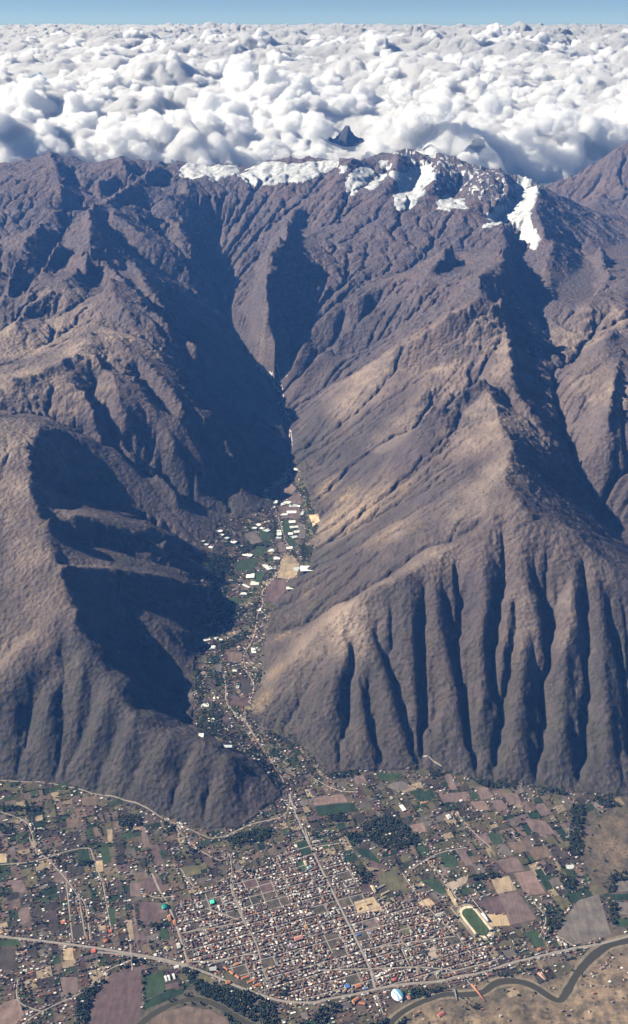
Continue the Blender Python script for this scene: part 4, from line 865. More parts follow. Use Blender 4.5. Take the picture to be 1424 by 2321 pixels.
# stadium
sx_,sy2=at_px(1078,2090); srot=ROT+math.radians(6)
st_=thing('stadium','oval stadium with sand running track round a green pitch and one white stand','stadium',sx_,sy2,srot)
gA=ground_z(sx_-math.sin(srot)*110,sy2+math.cos(srot)*110); gB=ground_z(sx_+math.sin(srot)*110,sy2-math.cos(srot)*110); gC=ground_z(sx_+math.cos(srot)*60,sy2+math.sin(srot)*60); gD=ground_z(sx_-math.cos(srot)*60,sy2-math.sin(srot)*60)
st_.rotation_euler=(math.atan(float(gA-gB)/220),-math.atan(float(gC-gD)/120),srot); st_.location.z+=.5
def oval(rx,ry,L_,z,c,n=28,hole=None):
    out=[]
    for R_,l in ((rx,L_),)+(((hole[0],hole[1]),) if hole else ()):
        pts=[(math.cos(t)*R_,math.sin(t)*R_+(l if math.sin(t)>=0 else -l)) for t in np.linspace(0,2*math.pi,n,endpoint=False)]; out.append(pts)
    if hole:
        V=[(p[0],p[1],z) for p in out[0]]+[(p[0],p[1],z) for p in out[1]]; F=[(k,(k+1)%n,n+(k+1)%n,n+k) for k in range(n)]
    else:
        V=[(p[0],p[1],z) for p in out[0]]+[(0,0,z)]; F=[(k,(k+1)%n,n,-1) for k in range(n)]
    return np.array(V,float),np.array(F),np.tile(np.array(c,float),(len(F),1))
part('grass_pitch',st_,oval(36,0,62,1.3,(.055,.085,.035)),M_field); part('running_track',st_,oval(50,0,66,1.5,(.66,.56,.42),hole=(37,62)),M_field)
part('apron',st_,oval(60,0,70,1.1,(.30,.25,.20),hole=(50.2,66)),M_field)
def stand_geo(x0,x1,L_,hs,c):
    G_=[]
    for k in range(4): G_.append(boxg(x0+(x1-x0)*k/4,-L_/2,-1,x0+(x1-x0)*(k+1)/4-.02,L_/2,1.6+hs*(k+1)/4,c))
    return join(G_)
part('seating',st_,stand_geo(54,66,56,5,(.45,.43,.40))); part('stand_roof',st_,boxg(54,-30,9,69,30,9.6,(.82,.82,.80)))
part('perimeter_wall',st_,join([boxg(-64,-140,-1,-63,140,3,(.55,.47,.38)),boxg(70,-140,-1,71,140,3,(.55,.47,.38)),boxg(-64,-141,-1,71,-140,3,(.55,.47,.38)),boxg(-64,140,-1,71,141,3,(.55,.47,.38))]))
for s in (-1,1): part('goal',st_,join([boxg(-3.7,s*58,1.3,-3.5,s*58+.2,3.8,(.8,.8,.8)),boxg(3.5,s*58,1.3,3.7,s*58+.2,3.8,(.8,.8,.8)),boxg(-3.7,s*58+.3,3.8,3.7,s*58+.5,4,(.8,.8,.8))]))
# blue domed hall
x,y=at_px(902,2257); o=thing('sports_hall','big round blue and white striped dome beside the river road','sports hall',x,y,ROT+.1)
n=20; rings=7; V=[];F=[];T=[]
for j in range(rings+1):
    ph=j/rings*math.pi/2; 
    for k in range(n): a=2*math.pi*k/n; V.append((math.cos(a)*30*math.cos(ph),math.sin(a)*38*math.cos(ph),5+13*math.sin(ph)))
for j in range(rings):
    for k in range(n):
        F.append((j*n+k,j*n+(k+1)%n,(j+1)*n+(k+1)%n,(j+1)*n+k)); xm=V[F[-1][0]][0]; T.append((.80,.84,.86) if abs(xm+4)<5 or (xm<-16) else (.14,.36,.55))
part('dome',o,(np.array(V),np.array(F),np.array(T)))
V=[(math.cos(2*math.pi*k/n)*30,math.sin(2*math.pi*k/n)*38,z) for z in(-2,5) for k in range(n)]; F=[(k,(k+1)%n,n+(k+1)%n,n+k) for k in range(n)]
part('ring_wall',o,(np.array(V),np.array(F),np.tile((.6,.58,.52),(n,1)))); part('entrance_porch',o,boxg(-6,-44,-1,6,-36,5,(.7,.66,.6)))
def hall(px,py,w,d,h,wall,rc,label,cat,roof='gable',rot=0,name='building',z=None,n=2):
    x,y=at_px(px,py); o=thing(name,label,cat,x,y,ROT+rot)
    V,F,T=house_geo(w,d,h,roof if roof!='arch' else 'flat',wall,rc); isr=np.array([np.allclose(t,rc) for t in T]); dk=T[:,0]<.051
    if roof=='arch':
        part('roof',o,archg(-w/2-.3,w/2+.3,-d/2-.3,d/2+.3,h,d*.22,rc,8)); part('wall',o,(V,F[~dk&~isr],T[~dk&~isr]))
    else: part('roof',o,(V,F[isr],T[isr])); part('wall',o,(V,F[~isr&~dk],T[~isr&~dk]))
    part('door',o,boxg(-1.6,-d/2-.12,0,1.6,-d/2-.03,3,(.12,.09,.07)))
    m_=max(2,int(w/6))
    for k in range(m_):
        xx=-w/2+(k+.5)*w/m_
        if abs(xx)<2.6: continue
        part('window',o,boxg(xx-1.1,-d/2-.10,1.2,xx+1.1,-d/2-.03,2.8,(.06,.07,.08)))
    return o
WH=(.74,.72,.68); CR=(.60,.50,.36); OR=(.46,.19,.09); RD=(.50,.10,.07); BL=(.08,.17,.42); TQ=(.05,.45,.36); GY=(.45,.45,.44)
for k in range(6): hall(512+k%3*13+(k//3)*44,2196+(k%3)*9+(k//3)*20,40 if k//3 else 26,12,4,(.66,.50,.38),OR,f"long orange tiled market shed, {['nearest the highway fork','second from the highway fork','third from the fork beside the yard','upper one of the right group','middle one of the right group','lowest one beside the grove'][k]}",'market shed',rot=-1.15 if k<3 else .12)
hall(517,2228,22,18,6,(.72,.48,.34),OR,'square orange tiled house at the corner of the market yard','market building'); hall(535,2187,24,14,5,CR,(.55,.25,.12),'orange tiled block at the upper edge of the market yard','market building',rot=.2)
for k,(a,b) in enumerate([(376,2219),(383,2217),(394,2214)]): hall(a,b,9,36,3,WH,(.82,.82,.80),f"{['left','middle','right'][k]} one of three narrow white greenhouses beside the dark green field",'greenhouse',roof='arch' if 0 else 'gable',name='greenhouse')
hall(375,2057,26,34,7,WH,TQ,'sports hall with a curved turquoise green roof by the left street','hall',roof='arch',rot=1.57)
hall(384,2082,14,44,4,(.7,.5,.36),OR,'long orange roofed classroom block behind the turquoise hall','school',rot=0); hall(396,2093,12,40,4,(.7,.5,.36),OR,'orange roofed classroom block beside the straight left street','school')
hall(481,2046,20,26,6,WH,(.04,.50,.36),'small bright green canopy at the edge of the school court','canopy',roof='arch'); 
hall(242,2134,18,30,6,(.75,.35,.22),(.62,.22,.10),'arched orange roofed shed above the highway on the left','shed',roof='arch',rot=1.5); hall(212,2157,20,22,5,(.7,.3,.25),(.72,.16,.12),'bright red roofed store below the highway on the left','store')
hall(143,2092,22,24,6,(.7,.3,.2),(.55,.20,.12),'orange roofed house among the fields at far left','house',name='house')
hall(250,2112,16,18,5,(.7,.3,.2),(.60,.16,.08),'red roofed house just above the arched orange shed','house',name='house')
hall(677,2128,44,26,8,(.68,.34,.30),(.50,.24,.20),'large pink walled school in the middle of the town','school',rot=.05); hall(660,2145,30,14,6,(.6,.45,.4),(.28,.24,.30),'grey roofed hall in front of the pink school','school')
hall(694,2103,14,34,6,(.7,.5,.34),(.42,.24,.13),'tall tan roofed church nave behind the pink school','church',rot=-.1)
hall(787,2237,24,22,7,WH,BL,'store with a bright blue flat sheet roof left of the dome','store',roof='shed'); hall(812,2236,30,20,7,(.7,.4,.3),OR,'orange roofed block next to the blue roofed store','building'); hall(828,2242,20,8,4,WH,BL,'low long building with blue roof behind the river road','store',roof='shed')
hall(806,2268,36,16,7,(.62,.40,.28),OR,'left wing of the red tiled hotel by the river grove','hotel',rot=.35); hall(820,2276,30,14,7,(.62,.40,.28),OR,'right wing of the red tiled hotel by the river grove','hotel',rot=-.5); hall(800,2278,18,12,6,(.62,.40,.28),OR,'small lower wing of the red tiled hotel','hotel')
hall(894,2222,16,16,7,(.6,.2,.18),RD,'small bright red house behind the blue dome','house',name='house'); hall(926,2262,12,24,4,(.7,.4,.35),(.55,.22,.18),'narrow pink roofed hall right of the blue dome','hall')
hall(934,2112,24,16,5,WH,(.36,.44,.40),'left one of the twin arched grey green hangars','hangar',roof='arch',rot=1.57); hall(953,2110,24,16,5,WH,(.36,.44,.40),'right one of the twin arched grey green hangars','hangar',roof='arch',rot=1.57)
hall(812,2120,22,9,5,WH,BL,'blue roofed shed left of the sand yard','shed'); hall(839,2114,24,9,5,WH,BL,'blue roofed shed on the edge of the sand yard','shed',rot=.1)
for k in range(4): hall(862+k*2+ (k%2)*10,2012+k*13,60-8*k,9,6,CR,(.42,.36,.22) if k%2 else (.30,.27,.22),f"{['rear','second','third','front'][k]} yellowish classroom block of the school above the sand yard",'school',rot=.25)
hall(846,2016,10,56,6,CR,(.50,.42,.24),'long yellow classroom wing running up beside the dark grove','school',rot=.08); hall(835,2050,26,10,6,(.7,.5,.3),(.55,.33,.16),'orange yellow school block on the sand yard','school'); hall(815,2060,20,10,5,(.7,.5,.3),(.50,.30,.15),'small orange block at the left edge of the sand yard','school',rot=.5)
hall(913,1832,22,52,5,WH,(.80,.80,.77),'long white roofed shed among the upper fields','shed',roof='shed',rot=.05); hall(1017,1852,20,34,5,WH,(.66,.68,.64),'white roofed shed right of the long white shed','shed',rot=.1)
hall(960,1820,40,12,4,(.7,.45,.3),(.52,.27,.17),'long pink tiled farm building among the upper fields','farm building'); hall(1045,1816,14,14,6,WH,(.8,.78,.72),'small white house near the foot of the fluted slopes','house',name='house')
hall(994,2086,20,16,6,(.75,.55,.45),(.75,.72,.68),'white roofed block left of the stadium','building',roof='flat'); hall(972,2088,12,22,6,(.8,.3,.2),(.65,.45,.36),'pale block with an orange wall left of the stadium','building',roof='flat'); hall(995,2075,34,22,5,GY,(.42,.44,.40),'grey roofed warehouse behind the white block','warehouse')
hall(1222,2153,18,14,5,(.6,.3,.2),(.50,.20,.12),'orange roofed house beside the highway on the right','house',name='house'); hall(1228,2213,12,50,4,(.6,.42,.34),(.45,.24,.18),'long narrow brown roofed shed on the river terrace','shed',rot=.35); hall(1000,2300,34,18,5,(.5,.3,.25),(.42,.14,.11),'dark red roofed barn on the sandy south bank','barn',rot=.3)
hall(1110,2210,26,12,5,(.4,.3,.25),(.28,.13,.11),'dark red roofed house above the orange footbridge','house',name='house'); hall(400,2193,24,16,5,WH,(.72,.72,.70),'white shed at the edge of the plum coloured field','shed'); hall(352,2166,14,16,5,WH,(.8,.8,.78),'white roofed house above the highway fork','house',name='house')
hall(405,2145,16,34,6,WH,(.62,.60,.52),'cream roofed block beside the left street','building'); hall(378,2152,12,30,6,CR,(.45,.40,.24),'yellowish block on the hillock by the fork','building',rot=.5); hall(483,2198,34,24,7,(.5,.5,.5),(.42,.43,.43),'big grey roofed warehouse at the highway edge','warehouse',rot=-.3)
hall(700,1968,14,22,6,WH,(.10,.42,.40),'turquoise roofed house beside the avenue','house',name='house'); hall(692,1958,10,40,5,CR,(.62,.50,.36),'long cream building beside the avenue north of town','building')
# water tank
x,y=at_px(1292,1964); o=thing('water_tank','pale round open water tank among the hazy fields at right','water tank',x,y,0)
n=18
V=[(math.cos(2*math.pi*k/n)*r,math.sin(2*math.pi*k/n)*r*.9,z) for r,z in((24,-2),(24,3),(22.5,3),(22.5,1.5)) for k in range(n)]; F=[(j*n+k,j*n+(k+1)%n,(j+1)*n+(k+1)%n,(j+1)*n+k) for j in range(3) for k in range(n)]
part('rim',o,(np.array(V),np.array(F),np.tile((.62,.60,.56),(len(F),1)))); part('water',o,oval(22.4,0,0,1.8,(.50,.52,.52),18))
# bridges
def bridge(p0,p1,w,col,label):
    a,b=G([p0,p1]); L_=np.hypot(*(b-a)); m=(a+b)/2; o=thing('bridge',label,'bridge',m[0],m[1],math.atan2(*(b-a)[::-1]))
    part('deck',o,boxg(-L_/2,-w/2,4,L_/2,w/2,5,col))
    for s in (-1,1): part('railing',o,join([boxg(-L_/2,s*w/2-.15,5.02,L_/2,s*w/2+.15,6.2,col)]))
    for s in (-.3,0,.3): part('pier',o,boxg(s*L_-1,-w*.4,-3,s*L_+1,w*.4,3.98,(.35,.33,.31)))
bridge((1068,2232),(1100,2270),9,(.62,.26,.17),'orange painted bridge over the river right of the dome')
bridge((1030,2243),(1036,2268),9,(.33,.31,.30),'grey road bridge over the river left of the orange one')
# ------------------------------------------------------------------ trees
def tree_geo(seed,h,r,tall,lite=False):
    r_=np.random.RandomState(seed); G_=[]; n=3 if lite else 5
    V=[(math.cos(2*math.pi*k/n)*w_,math.sin(2*math.pi*k/n)*w_,z) for w_,z in((.35,-1),(.15,h*.6)) for k in range(n)]; F=[(k,(k+1)%n,n+(k+1)%n,n+k) for k in range(n)]
    if not lite: G_.append((np.array(V),np.array(F),np.tile((.09,.07,.055),(n,1))))
    bm=bmesh.new(); bmesh.ops.create_icosphere(bm,subdivisions=1,radius=1); B=np.array([v.co[:] for v in bm.verts]); BF=np.array([[q.index for q in f.verts] for f in bm.faces]); bm.free()
    for k in range(2 if lite else (4 if tall else 3)):
        c=np.array([r_.normal()*r*.35,r_.normal()*r*.35,h*(.42+.17*k) if tall else h*(.55+.14*r_.rand())]); s=r*(.95-.15*k if tall else .8*(.8+.4*r_.rand()))
        Q=B*(.75+.5*r_.rand(len(B),1))*s*np.array([1,1,1.15 if tall else .8])+c; G_.append((Q,BF,np.tile(np.array((.030,.040,.020) if tall else (.040,.052,.024))*r_.uniform(.8,1.3),(len(BF),1))))
    return join(G_)
TV=[tree_geo(k,[16,18,9,8,20,10,7,13][k],[3.6,4.2,4.2,4.8,4.0,5.5,3.6,4.6][k],k in(0,1,4,7)) for k in range(8)]
TL=[tree_geo(k,[16,18,9,8,20,10,7,13][k],[3.9,4.5,4.6,5.2,4.4,5.9,4.0,5.0][k],k in(0,1,4,7),True) for k in range(8)]
TR=[]
def grove(P,spacing,kinds=(0,1,4,7),den=1.):
    W_=G(P); x0,y0=W_.min(0); x1,y1=W_.max(0); n=int((x1-x0)*(y1-y0)/spacing**2*den)
    if n<1: return
    x=rr.uniform(x0,x1,n); y=rr.uniform(y0,y1,n); m=inpoly(x,y,W_)
    for a,b in zip(x[m],y[m]): TR.append((a,b,int(rr.choice(kinds)),rr.uniform(.8,1.35)))
GZ2=[[(210,340),(330,295),(420,340),(480,420),(340,465),(230,400)],[(165,560),(230,535),(275,590),(200,622)],[(1265,215),(1330,207),(1400,262),(1290,258)],[(1165,250),(1225,250),(1212,480),(1150,480)],[(520,98),(560,92),(600,112),(530,122)],[(700,570),(830,552),(840,582),(720,592)],[(1330,562),(1440,550),(1440,592),(1330,600)],[(50,98),(200,95),(200,122),(60,130)],[(700,125),(920,155),(910,180),(760,165)],[(1030,165),(1150,188),(1140,207),(1030,190)],[(50,292),(150,287),(150,322),(60,328)],[(0,1180),(60,1140),(120,1150),(60,1242),(0,1290)],[(430,1090),(600,1075),(610,1095),(440,1130)],[(1200,1000),(1240,960),(1245,985),(1170,1090),(1150,1085)],[(1110,560),(1190,590),(1180,640),(1120,620)],[(130,370),(250,390),(200,420),(140,400)],[(1040,740),(1120,720),(1135,790),(1060,840)],[(640,1115),(740,1085),(720,1125),(660,1135)],[(830,1020),(900,1020),(950,1040),(840,1045)],[(480,880),(510,890),(510,960),(480,960)],[(1335,600),(1360,600),(1360,640),(1335,640)],[(1335,690),(1375,690),(1375,800),(1340,780)],[(660,1150),(730,1150),(750,1180),(680,1180)],[(280,1240),(400,1190),(420,1220),(330,1300),(250,1310)]]
GZ1=[[(810,972),(900,1005),(1000,1080),(1110,1092),(1250,1152),(1262,1280),(1060,1262),(990,1172),(900,1100),(860,1062)],[(640,1250),(720,1165),(840,1108),(900,1130),(960,1160),(840,1150),(740,1178),(650,1262)],[(345,1100),(450,1052),(560,985),(600,975),(500,1018),(425,1110),(395,1242),(345,1260)],[(1020,402),(1130,372),(1250,382),(1200,412),(1050,428)],[(530,302),(640,292),(642,340),(540,350)],[(740,322),(790,342),(770,390),(740,372)],[(880,1080),(960,1060),(1080,1150),(1060,1220),(960,1150)],[(1250,1040),(1330,1040),(1320,1120),(1270,1110)],[(600,940),(650,940),(655,970),(600,972)],[(620,770),(740,780),(730,810),(625,800)],[(130,700),(185,690),(190,785),(150,790)],[(620,205),(650,250),(600,240),(570,215)],[(1120,100),(1300,150),(1280,180),(1200,160)],[(0,255),(200,260),(190,280),(0,275)],[(860,440),(930,430),(900,460),(840,470)],[(1060,560),(1180,540),(1180,560),(1070,580)],[(350,490),(420,500),(410,530),(350,520)],[(640,1000),(652,1000),(652,1140),(640,1140)],[(0,340),(60,330),(70,380),(0,380)],[(1060,380),(1230,350),(1230,385),(1060,410)]]
GC6=[[(930,270),(1020,282),(1040,480),(980,520),(940,360)],[(880,250),(960,240),(1000,290),(910,290)],[(760,430),(775,430),(775,520),(755,540)],[(560,560),(620,540),(740,560),(700,600),(600,600)],[(420,600),(560,620),(540,720),(480,720),(500,820),(420,840)],[(430,900),(560,880),(620,900),(560,960),(440,1000)],[(470,1080),(600,1020),(640,1030),(540,1100),(480,1150)],[(640,1240),(740,1240),(730,1290),(650,1300)],[(720,1540),(800,1560),(790,1610),(740,1630)],[(650,880),(680,860),(670,980),(650,990)],[(330,1220),(370,1230),(380,1400),(340,1440)],[(720,230),(740,240),(730,330),(700,310)],[(380,820),(420,780),(430,840)],[(300,400),(420,400),(440,470),(380,500)],[(900,560),(980,560),(1000,640),(920,640)],[(870,700),(900,760),(880,780),(860,740)],[(440,1220),(480,1230),(500,1300),(440,1320)],[(340,1460),(480,1440),(480,1600),(350,1600)],[(800,1500),(840,1520),(860,1660),(820,1620)],[(830,80),(960,40),(960,110),(880,130)],[(700,40),(800,30),(790,150),(720,180)]]
for P in GZ2: grove(z2(P),9.5)
for P in GZ1: grove(z1(P),9.5,(0,1,4,7,5))
for P in GC6: grove(c6(P),11,(0,2,3,5,7))
# hedgerows along the parcel borders and scattered garden trees
for p in pc:
    for (a,b,c_,d_) in ((p[0],p[1],p[2],p[1]),(p[0],p[1],p[0],p[3])):
        if R.random()<.34:
            L_=math.hypot(c_-a,d_-b); 
            for k in range(int(L_/R.uniform(6,9))): 
                t=k*7.5/L_
                if t<1 and R.random()<.85: x,y=W2(a+(c_-a)*t,b+(d_-b)*t); TR.append((x+R.uniform(-2,2),y+R.uniform(-2,2),R.choice((2,3,5,6,7,0)),R.uniform(.6,1.15)))
N=7000; cu=rr.uniform(-1900,1900,N); cv=rr.uniform(-1500,1300,N); x,y=W2(cu,cv); m=rr.rand(N)<.15+.6*(fbm(x,y,140,3,55)>.06)
for q in np.where(m)[0]: TR.append((x[q],y[q],int(rr.choice((2,3,5,6,7))),rr.uniform(.6,1.2)))
N=5200; P=G(np.stack([rr.uniform(430,760,N),rr.uniform(1050,1760,N)],1))
for q in P: TR.append((q[0],q[1],int(rr.choice((2,3,5,6))),rr.uniform(.6,1.2)))
T_=np.array(TR,float); x,y=T_[:,0],T_[:,1]; zt=ground_z(x,y); a,b,dt=proj(x,y,zt)
ok=(inpoly(x,y,PP)|((b<1760)&(rr.rand(len(x))<.03))|(b>2200))&clear(x,y,1.5)&free_of_landmarks(x,y)&(a>-80)&(a<1500)&(b<2380)
for L,w in ((RL1,24),(RL2,19)): ok&=dist_line(x,y,L)>w
intown=inpoly(x,y,TOWN); ok&=~intown|(rr.rand(len(x))<.35)
ok&=~inpoly(x,y,SOUTH)|(rr.rand(len(x))<.2)
for Tk in TAKEN: ok&=~inpoly(x,y,Tk)
g1=set(zip((np.round(hx/7)).astype(int).tolist(),(np.round(hy/7)).astype(int).tolist())); ok&=np.array([(int(round(u/7)),int(round(v/7))) not in g1 for u,v in zip(x,y)])
T_=T_[ok]; zt=zt[ok]; a=a[ok]; b=b[ok]; dt=dt[ok]; print('trees',len(T_))
hgt=np.array([16,18,9,8,20,10,7,13])[T_[:,2].astype(int)]*T_[:,3]/dt; hgt[(a<4)|(a>1420)|(b>2316)]=0; top=set(np.argsort(-hgt)[:300].tolist())
TM=[tint_mesh('tree',*g_,M_leaf) for g_ in TV]; rest=[]
for k,(x,y,v,s) in enumerate(T_):
    v=int(v)
    if k in top:
        o=link('tree',TM[v],label=f"{['tall slim','tallest','small','low round','broad tall','spreading','little','mid sized'][v]} {'dark eucalyptus' if v in (0,1,4,7) else 'green garden tree'}{' with big crown' if s>1.15 else ''} {where(a[k],b[k])}"); o['category']='tree'; o['group']='trees nearest the viewer'
        o.location=(x,y,float(zt[k])); o.scale=(s,s,s); o.rotation_euler=(0,0,R.uniform(0,6.28))
    else:
        V,F,T=TL[v]; an=R.uniform(0,6.28); c_,s_=math.cos(an)*s,math.sin(an)*s; rest.append((np.stack([V[:,0]*c_-V[:,1]*s_+x,V[:,0]*s_+V[:,1]*c_+y,V[:,2]*s+zt[k]],1),F,T*R.uniform(.75,1.25)))
tj=join(rest); print('tree faces',len(tj[1])); link('tree_cover',tint_mesh('tree_cover',*tj,M_leaf),kind='stuff')
# ------------------------------------------------------------------ sea of clouds beyond the range
from mathutils import noise as mn
def worley(x,y,sc,seed):
    """height of a field of round heads, cell size sc, 0..1"""
    x=x/sc; y=y/sc; i=np.floor(x).astype(np.int64); j=np.floor(y).astype(np.int64); best=np.zeros(x.shape)
    for a in (-1,0,1):
        for b in (-1,0,1):
            h=((i+a)*374761393+(j+b)*668265263+seed*974711)&0xffffffff; h=((h^(h>>13))*1274126177)&0xffffffff; h=h^(h>>16)
            cx=i+a+(h&1023)/1023.; cy=j+b+((h>>10)&1023)/1023.; r=.55+.5*((h>>20)&255)/255.
            d=np.sqrt((x-cx)**2+(y-cy)**2)/r
            best=np.maximum(best,np.sqrt(np.clip(1-d*d,0,1))*r)
    return best
def cloud_mat():
    m=bpy.data.materials.new('cloud'); m.use_nodes=True; t=m.node_tree; t.nodes.remove(t.nodes['Principled BSDF'])
    pv=t.nodes.new('ShaderNodeVolumePrincipled'); pv.inputs['Color'].default_value=(.93,.935,.94,1); pv.inputs['Density'].default_value=.015; pv.inputs['Anisotropy'].default_value=.3
    t.links.new(pv.outputs[0],t.nodes['Material Output'].inputs['Volume'])
    return m
CM=cloud_mat()
def deck_top(x,y):
    wx=x+fbm(x,y,2500,3,401)*900; wy=y+fbm(x,y,2500,3,402)*900
    big=fbm(x,y,9000,3,411); far=np.clip((y-20000)/30000,0,1)
    z=2050+big*420+520*far
    m=np.clip(.55+fbm(x,y,5200,3,415)*1.3,0.1,1.3)
    z=z-180+worley(wx,wy,2600,421)*560*m*(1+.3*far)
    wx=wx+fbm(x,y,500,3,431)*220; wy=wy+fbm(x,y,500,3,432)*220
    z=z+worley(wx,wy,1000,441)*360*(.5+.7*m)+worley(wx+40,wy,420,451)*190*(.5+.7*m)
    nr=np.clip((60000-y)/30000,0,1)
    z=z+worley(wx,wy,190,461)*85*nr
    # a gap in the deck where the lone peak stands clear
    z=z-430*np.exp(-((x/y*2724+712-785)/60)**4)*np.clip((25500-y)/1500,0,1)
    # the towers seen above the rest
    for (tx,ty,r,hh) in TOWERS:
        d2=((x-tx)**2+(y-ty)**2)/(r*r); z=z+hh*.6*np.exp(-d2*2)*(.35+.9*worley(wx,wy,700,471))
    return z
TOWERS=[]
for px,py,D,r,hh in [(1080,80,90000,3500,700),(960,50,120000,3500,900),(750,40,120000,3500,1100),(300,35,110000,3000,1100),(100,35,110000,4000,1100),(560,45,130000,4000,1000),(1270,60,95000,3000,800),(840,45,120000,4000,1000),(1180,60,110000,3500,900),(420,45,115000,3500,900)]:
    x,y,z=at(px,py,D); TOWERS.append((x,y,r,hh))
def cloud_sea():
    ys=[18040.]
    while ys[-1]<330000:
        ys.append(ys[-1]+max(40.,ys[-1]*.0022*(1+ys[-1]/60000)))
    ys=np.array(ys); us=np.linspace(-1,1,500); gy,gu=np.meshgrid(ys,us,indexing='ij'); gx=gu*(gy*.36+1500)
    z=deck_top(gx,gy)
    # the deck sinks where it meets the range
    lip=18900+fbm(gx,gy,1500,4,481)*900
    z=np.where(gy<lip,z-np.clip((lip-gy)/1500,0,1)**1.5*1700,z)
    return gx,gy,z
gx_,gy_,gz_=cloud_sea(); print('cloud grid',gx_.shape)
cs=grid_mesh('cloud_sea',gx_,gy_,gz_); cs['kind']='stuff'; cs.data.materials.append(CM)
def puff_variant(seed,sub=4):
    bm=bmesh.new(); bmesh.ops.create_icosphere(bm,subdivisions=sub,radius=1)
    V=np.array([v.co[:] for v in bm.verts]); F=np.array([[q.index for q in f.verts] for f in bm.faces]); bm.free()
    R=np.random.RandomState(seed)
    W=V+.12*np.stack([np.sin(V[:,1]*5+seed),np.sin(V[:,2]*5+seed*2),np.sin(V[:,0]*5+seed*3)],1)
    d=np.full(len(V),.62)
    for n,r0,am in ((9,.75,.45),(36,.38,.8),(150,.19,.9),(420,.10,.9)):
        c=R.normal(size=(n,3)); c/=np.linalg.norm(c,axis=1)[:,None]; rr=r0*(.6+.6*R.rand(n))
        q=np.max(np.sqrt(np.clip(rr**2-((W[:,None,:]-c[None])**2).sum(2),0,None)),axis=1); d+=am*q
    V=V*d[:,None]; V[:,2]*=.85
    return V,F
VAR=[puff_variant(k,4) for k in range(6)]; VAR3=[puff_variant(k+20,3) for k in range(6)]
rs=np.random.RandomState(5); PV=[];PF=[];nv=0
def puff(x,y,z,r,small=False):
    global nv
    y=max(y,18040+r*1.45)
    V,F=(VAR3 if small else VAR)[rs.randint(6)]; a=rs.rand()*6.283; c_,s_=math.cos(a),math.sin(a)
    q=V*r; q=np.stack([q[:,0]*c_-q[:,1]*s_+x,q[:,0]*s_+q[:,1]*c_+y,q[:,2]+z],1); PV.append(q); PF.append(F+nv); nv+=len(V)
# heads of cumulus piled along the near rim of the deck
for k in range(620):
    py=rs.uniform(105,368); px=rs.uniform(-60,1484)
    if abs(px-785)<60 and 255<py<400: continue
    x,y,z=at(px,py,2080+150*rs.rand()); D=y
    if D<17300 or D>90000: continue
    r=D/2488*rs.uniform(7,25)*(1+.5*(rs.rand()<.12)); zz=float(deck_top(np.array([x]),np.array([y]))[0]); puff(x,y,zz-r*.1,r,D>27000)
for k in range(420):
    py=rs.uniform(215,372); px=rs.uniform(-60,1484)
    if abs(px-785)<60: continue
    x,y,z=at(px,py,2150+200*rs.rand())
    if y<17300: continue
    r=rs.uniform(90,260); zz=float(deck_top(np.array([x]),np.array([y]))[0]); puff(x,y,zz+r*.15,r,r<150)
for px,py,D,r in [(480,225,23500,480),(530,240,23300,380),(180,215,24800,480),(40,190,25600,500),(1150,335,17600,300),(1240,350,17300,320),(1290,372,17200,260),(1330,390,17100,200),(1200,310,18200,380),(1340,310,19500,420),(1260,395,17000,180),(1300,330,18300,300),(700,350,17900,260),(860,340,17700,260),(620,345,17900,260),(540,345,18000,260),(460,350,18000,260),(340,348,18000,260),(240,345,18000,260),(990,345,17800,260),(1070,350,17600,260),(110,322,18200,260),(30,345,18200,300),(1380,270,21000,420)]:
    x,y,z=at(px,py,D); puff(x,y,z-r*.7,r)
# towers: heads stacked on heads
for px,py,D,r,n in [(578,118,27000,420,9),(540,150,26500,480,8),(640,165,26500,520,9),(735,150,27500,620,10),(790,185,26500,500,7),(490,215,24000,560,8),(170,215,23000,560,8),(60,175,25500,600,8),(230,150,30000,600,6),(330,120,34000,650,6),(420,110,36000,700,6),(900,120,34000,700,6),(1000,110,38000,800,6),(1130,100,42000,900,6),(1300,130,34000,800,6),(1390,110,40000,900,6),(860,80,60000,1300,5),(120,90,50000,1100,5),(1200,90,52000,1100,5),(690,80,60000,1200,5),(450,70,70000,1400,4)]:
    x,y,z=at(px,py,D)
    for q in range(n):
        h=rs.rand(); w=1.5-.9*h; puff(x+rs.normal()*r*w*.8,y+rs.normal()*r*w*.8,z-r*.7-(1-h)*r*2.4,r*(1.15-.5*h))
V=np.concatenate(PV).astype(np.float32); F=np.concatenate(PF).astype(np.int32)
me=bpy.data.meshes.new('cumulus_heads'); me.vertices.add(len(V)); me.vertices.foreach_set('co',V.ravel()); me.loops.add(F.size); me.loops.foreach_set('vertex_index',F.ravel()); me.polygons.add(len(F)); me.polygons.foreach_set('loop_start',np.arange(0,F.size,3,dtype=np.int32)); me.update(calc_edges=True); me.shade_smooth(); me.materials.append(CM)
ch=bpy.data.objects.new('cumulus_heads',me); C.collection.objects.link(ch); ch['kind']='stuff'
print('puffs',len(F))

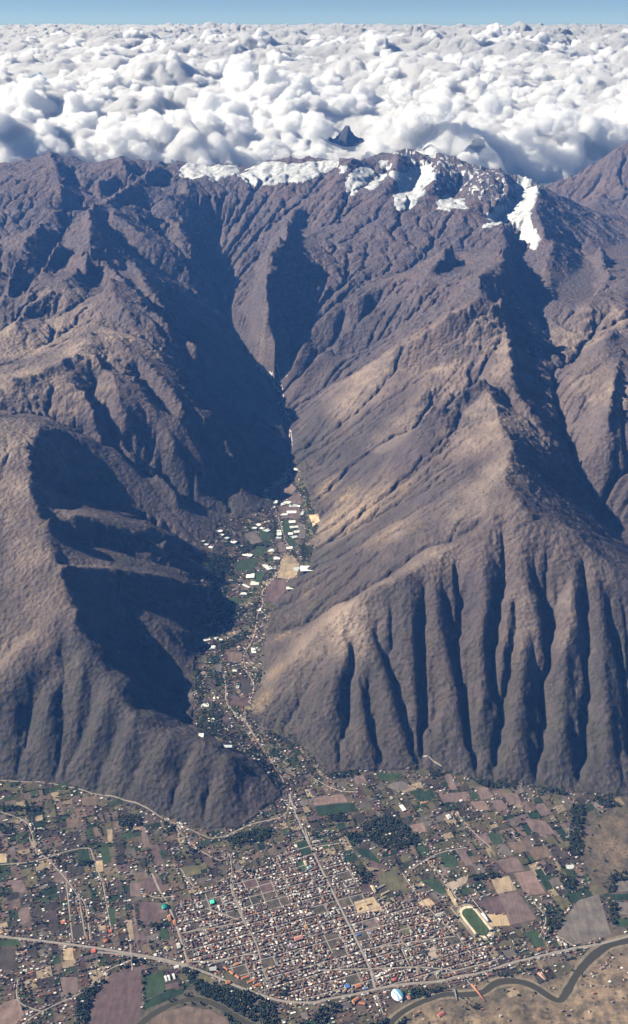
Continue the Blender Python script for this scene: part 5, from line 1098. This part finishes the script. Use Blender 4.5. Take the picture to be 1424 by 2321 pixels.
# ------------------------------------------------------------------ lone peak beyond the range
x0,y0,z0=at(785,279,24000); us=np.linspace(-2200,2200,150); px_g,py_g=np.meshgrid(us+x0,us+y0)
d=np.hypot((px_g-x0+.35*(py_g-y0))*.8,(py_g-y0)*1.3); hh=z0-70-60*np.clip(d/200,0,1)-np.maximum(d-60,0)*.95+ridged(px_g,py_g,330,5,901)*150+ridged(px_g,py_g,80,3,905)*60-60-20*(np.abs(px_g-x0)>60)
pk=grid_mesh('lone_peak',px_g,py_g,hh); pk['kind']='structure'
s_=NT('far_rock'); s_.val(s_.mix(s_.ramp(s_.math('ADD',s_.math('MULTIPLY',s_.noise(.012,5),260.),s_.t.nodes.new('ShaderNodeSeparateXYZ').outputs[2]),0,1),(.05,.05,.055),(.05,.05,.055)),s_.b.inputs['Base Color'])
sep=s_.t.nodes.new('ShaderNodeSeparateXYZ'); s_.t.links.new(s_.geo,sep.inputs[0]); f_=s_.ramp(s_.math('ADD',sep.outputs[2],s_.math('MULTIPLY',s_.noise(.015,5),160.)),z0+20,z0+60)
s_.val(s_.mix(f_,(.045,.045,.052),(.7,.7,.7)),s_.b.inputs['Base Color']); pk.data.materials.append(s_.m)
print('tris',sorted([(len(o.data.loops)-2*len(o.data.polygons),o.name) for o in C.objects if o.type=='MESH'],reverse=True)[:8])
# ------------------------------------------------------------------ haze
def box(name,x0,x1,y0,y1,z0,z1):
    v=[(x,y,z) for z in (z0,z1) for y in (y0,y1) for x in (x0,x1)]
    f=[(0,2,3,1),(4,5,7,6),(0,1,5,4),(2,6,7,3),(0,4,6,2),(1,3,7,5)]
    me=bpy.data.meshes.new(name); me.from_pydata(v,[],f); o=bpy.data.objects.new(name,me); C.collection.objects.link(o); return o
hz=box('haze',-9000,9000,-600,18000,-60,4400); hz['kind']='stuff'
hm=bpy.data.materials.new('haze'); hm.use_nodes=True; t=hm.node_tree; t.nodes.remove(t.nodes['Principled BSDF'])
pv=t.nodes.new('ShaderNodeVolumePrincipled'); pv.inputs['Color'].default_value=HCOL; pv.inputs['Density'].default_value=HAZE; pv.inputs['Anisotropy'].default_value=0.0; pv.inputs['Absorption Color'].default_value=(1,1,1,1)
t.links.new(pv.outputs[0],t.nodes['Material Output'].inputs['Volume']); hz.data.materials.append(hm)
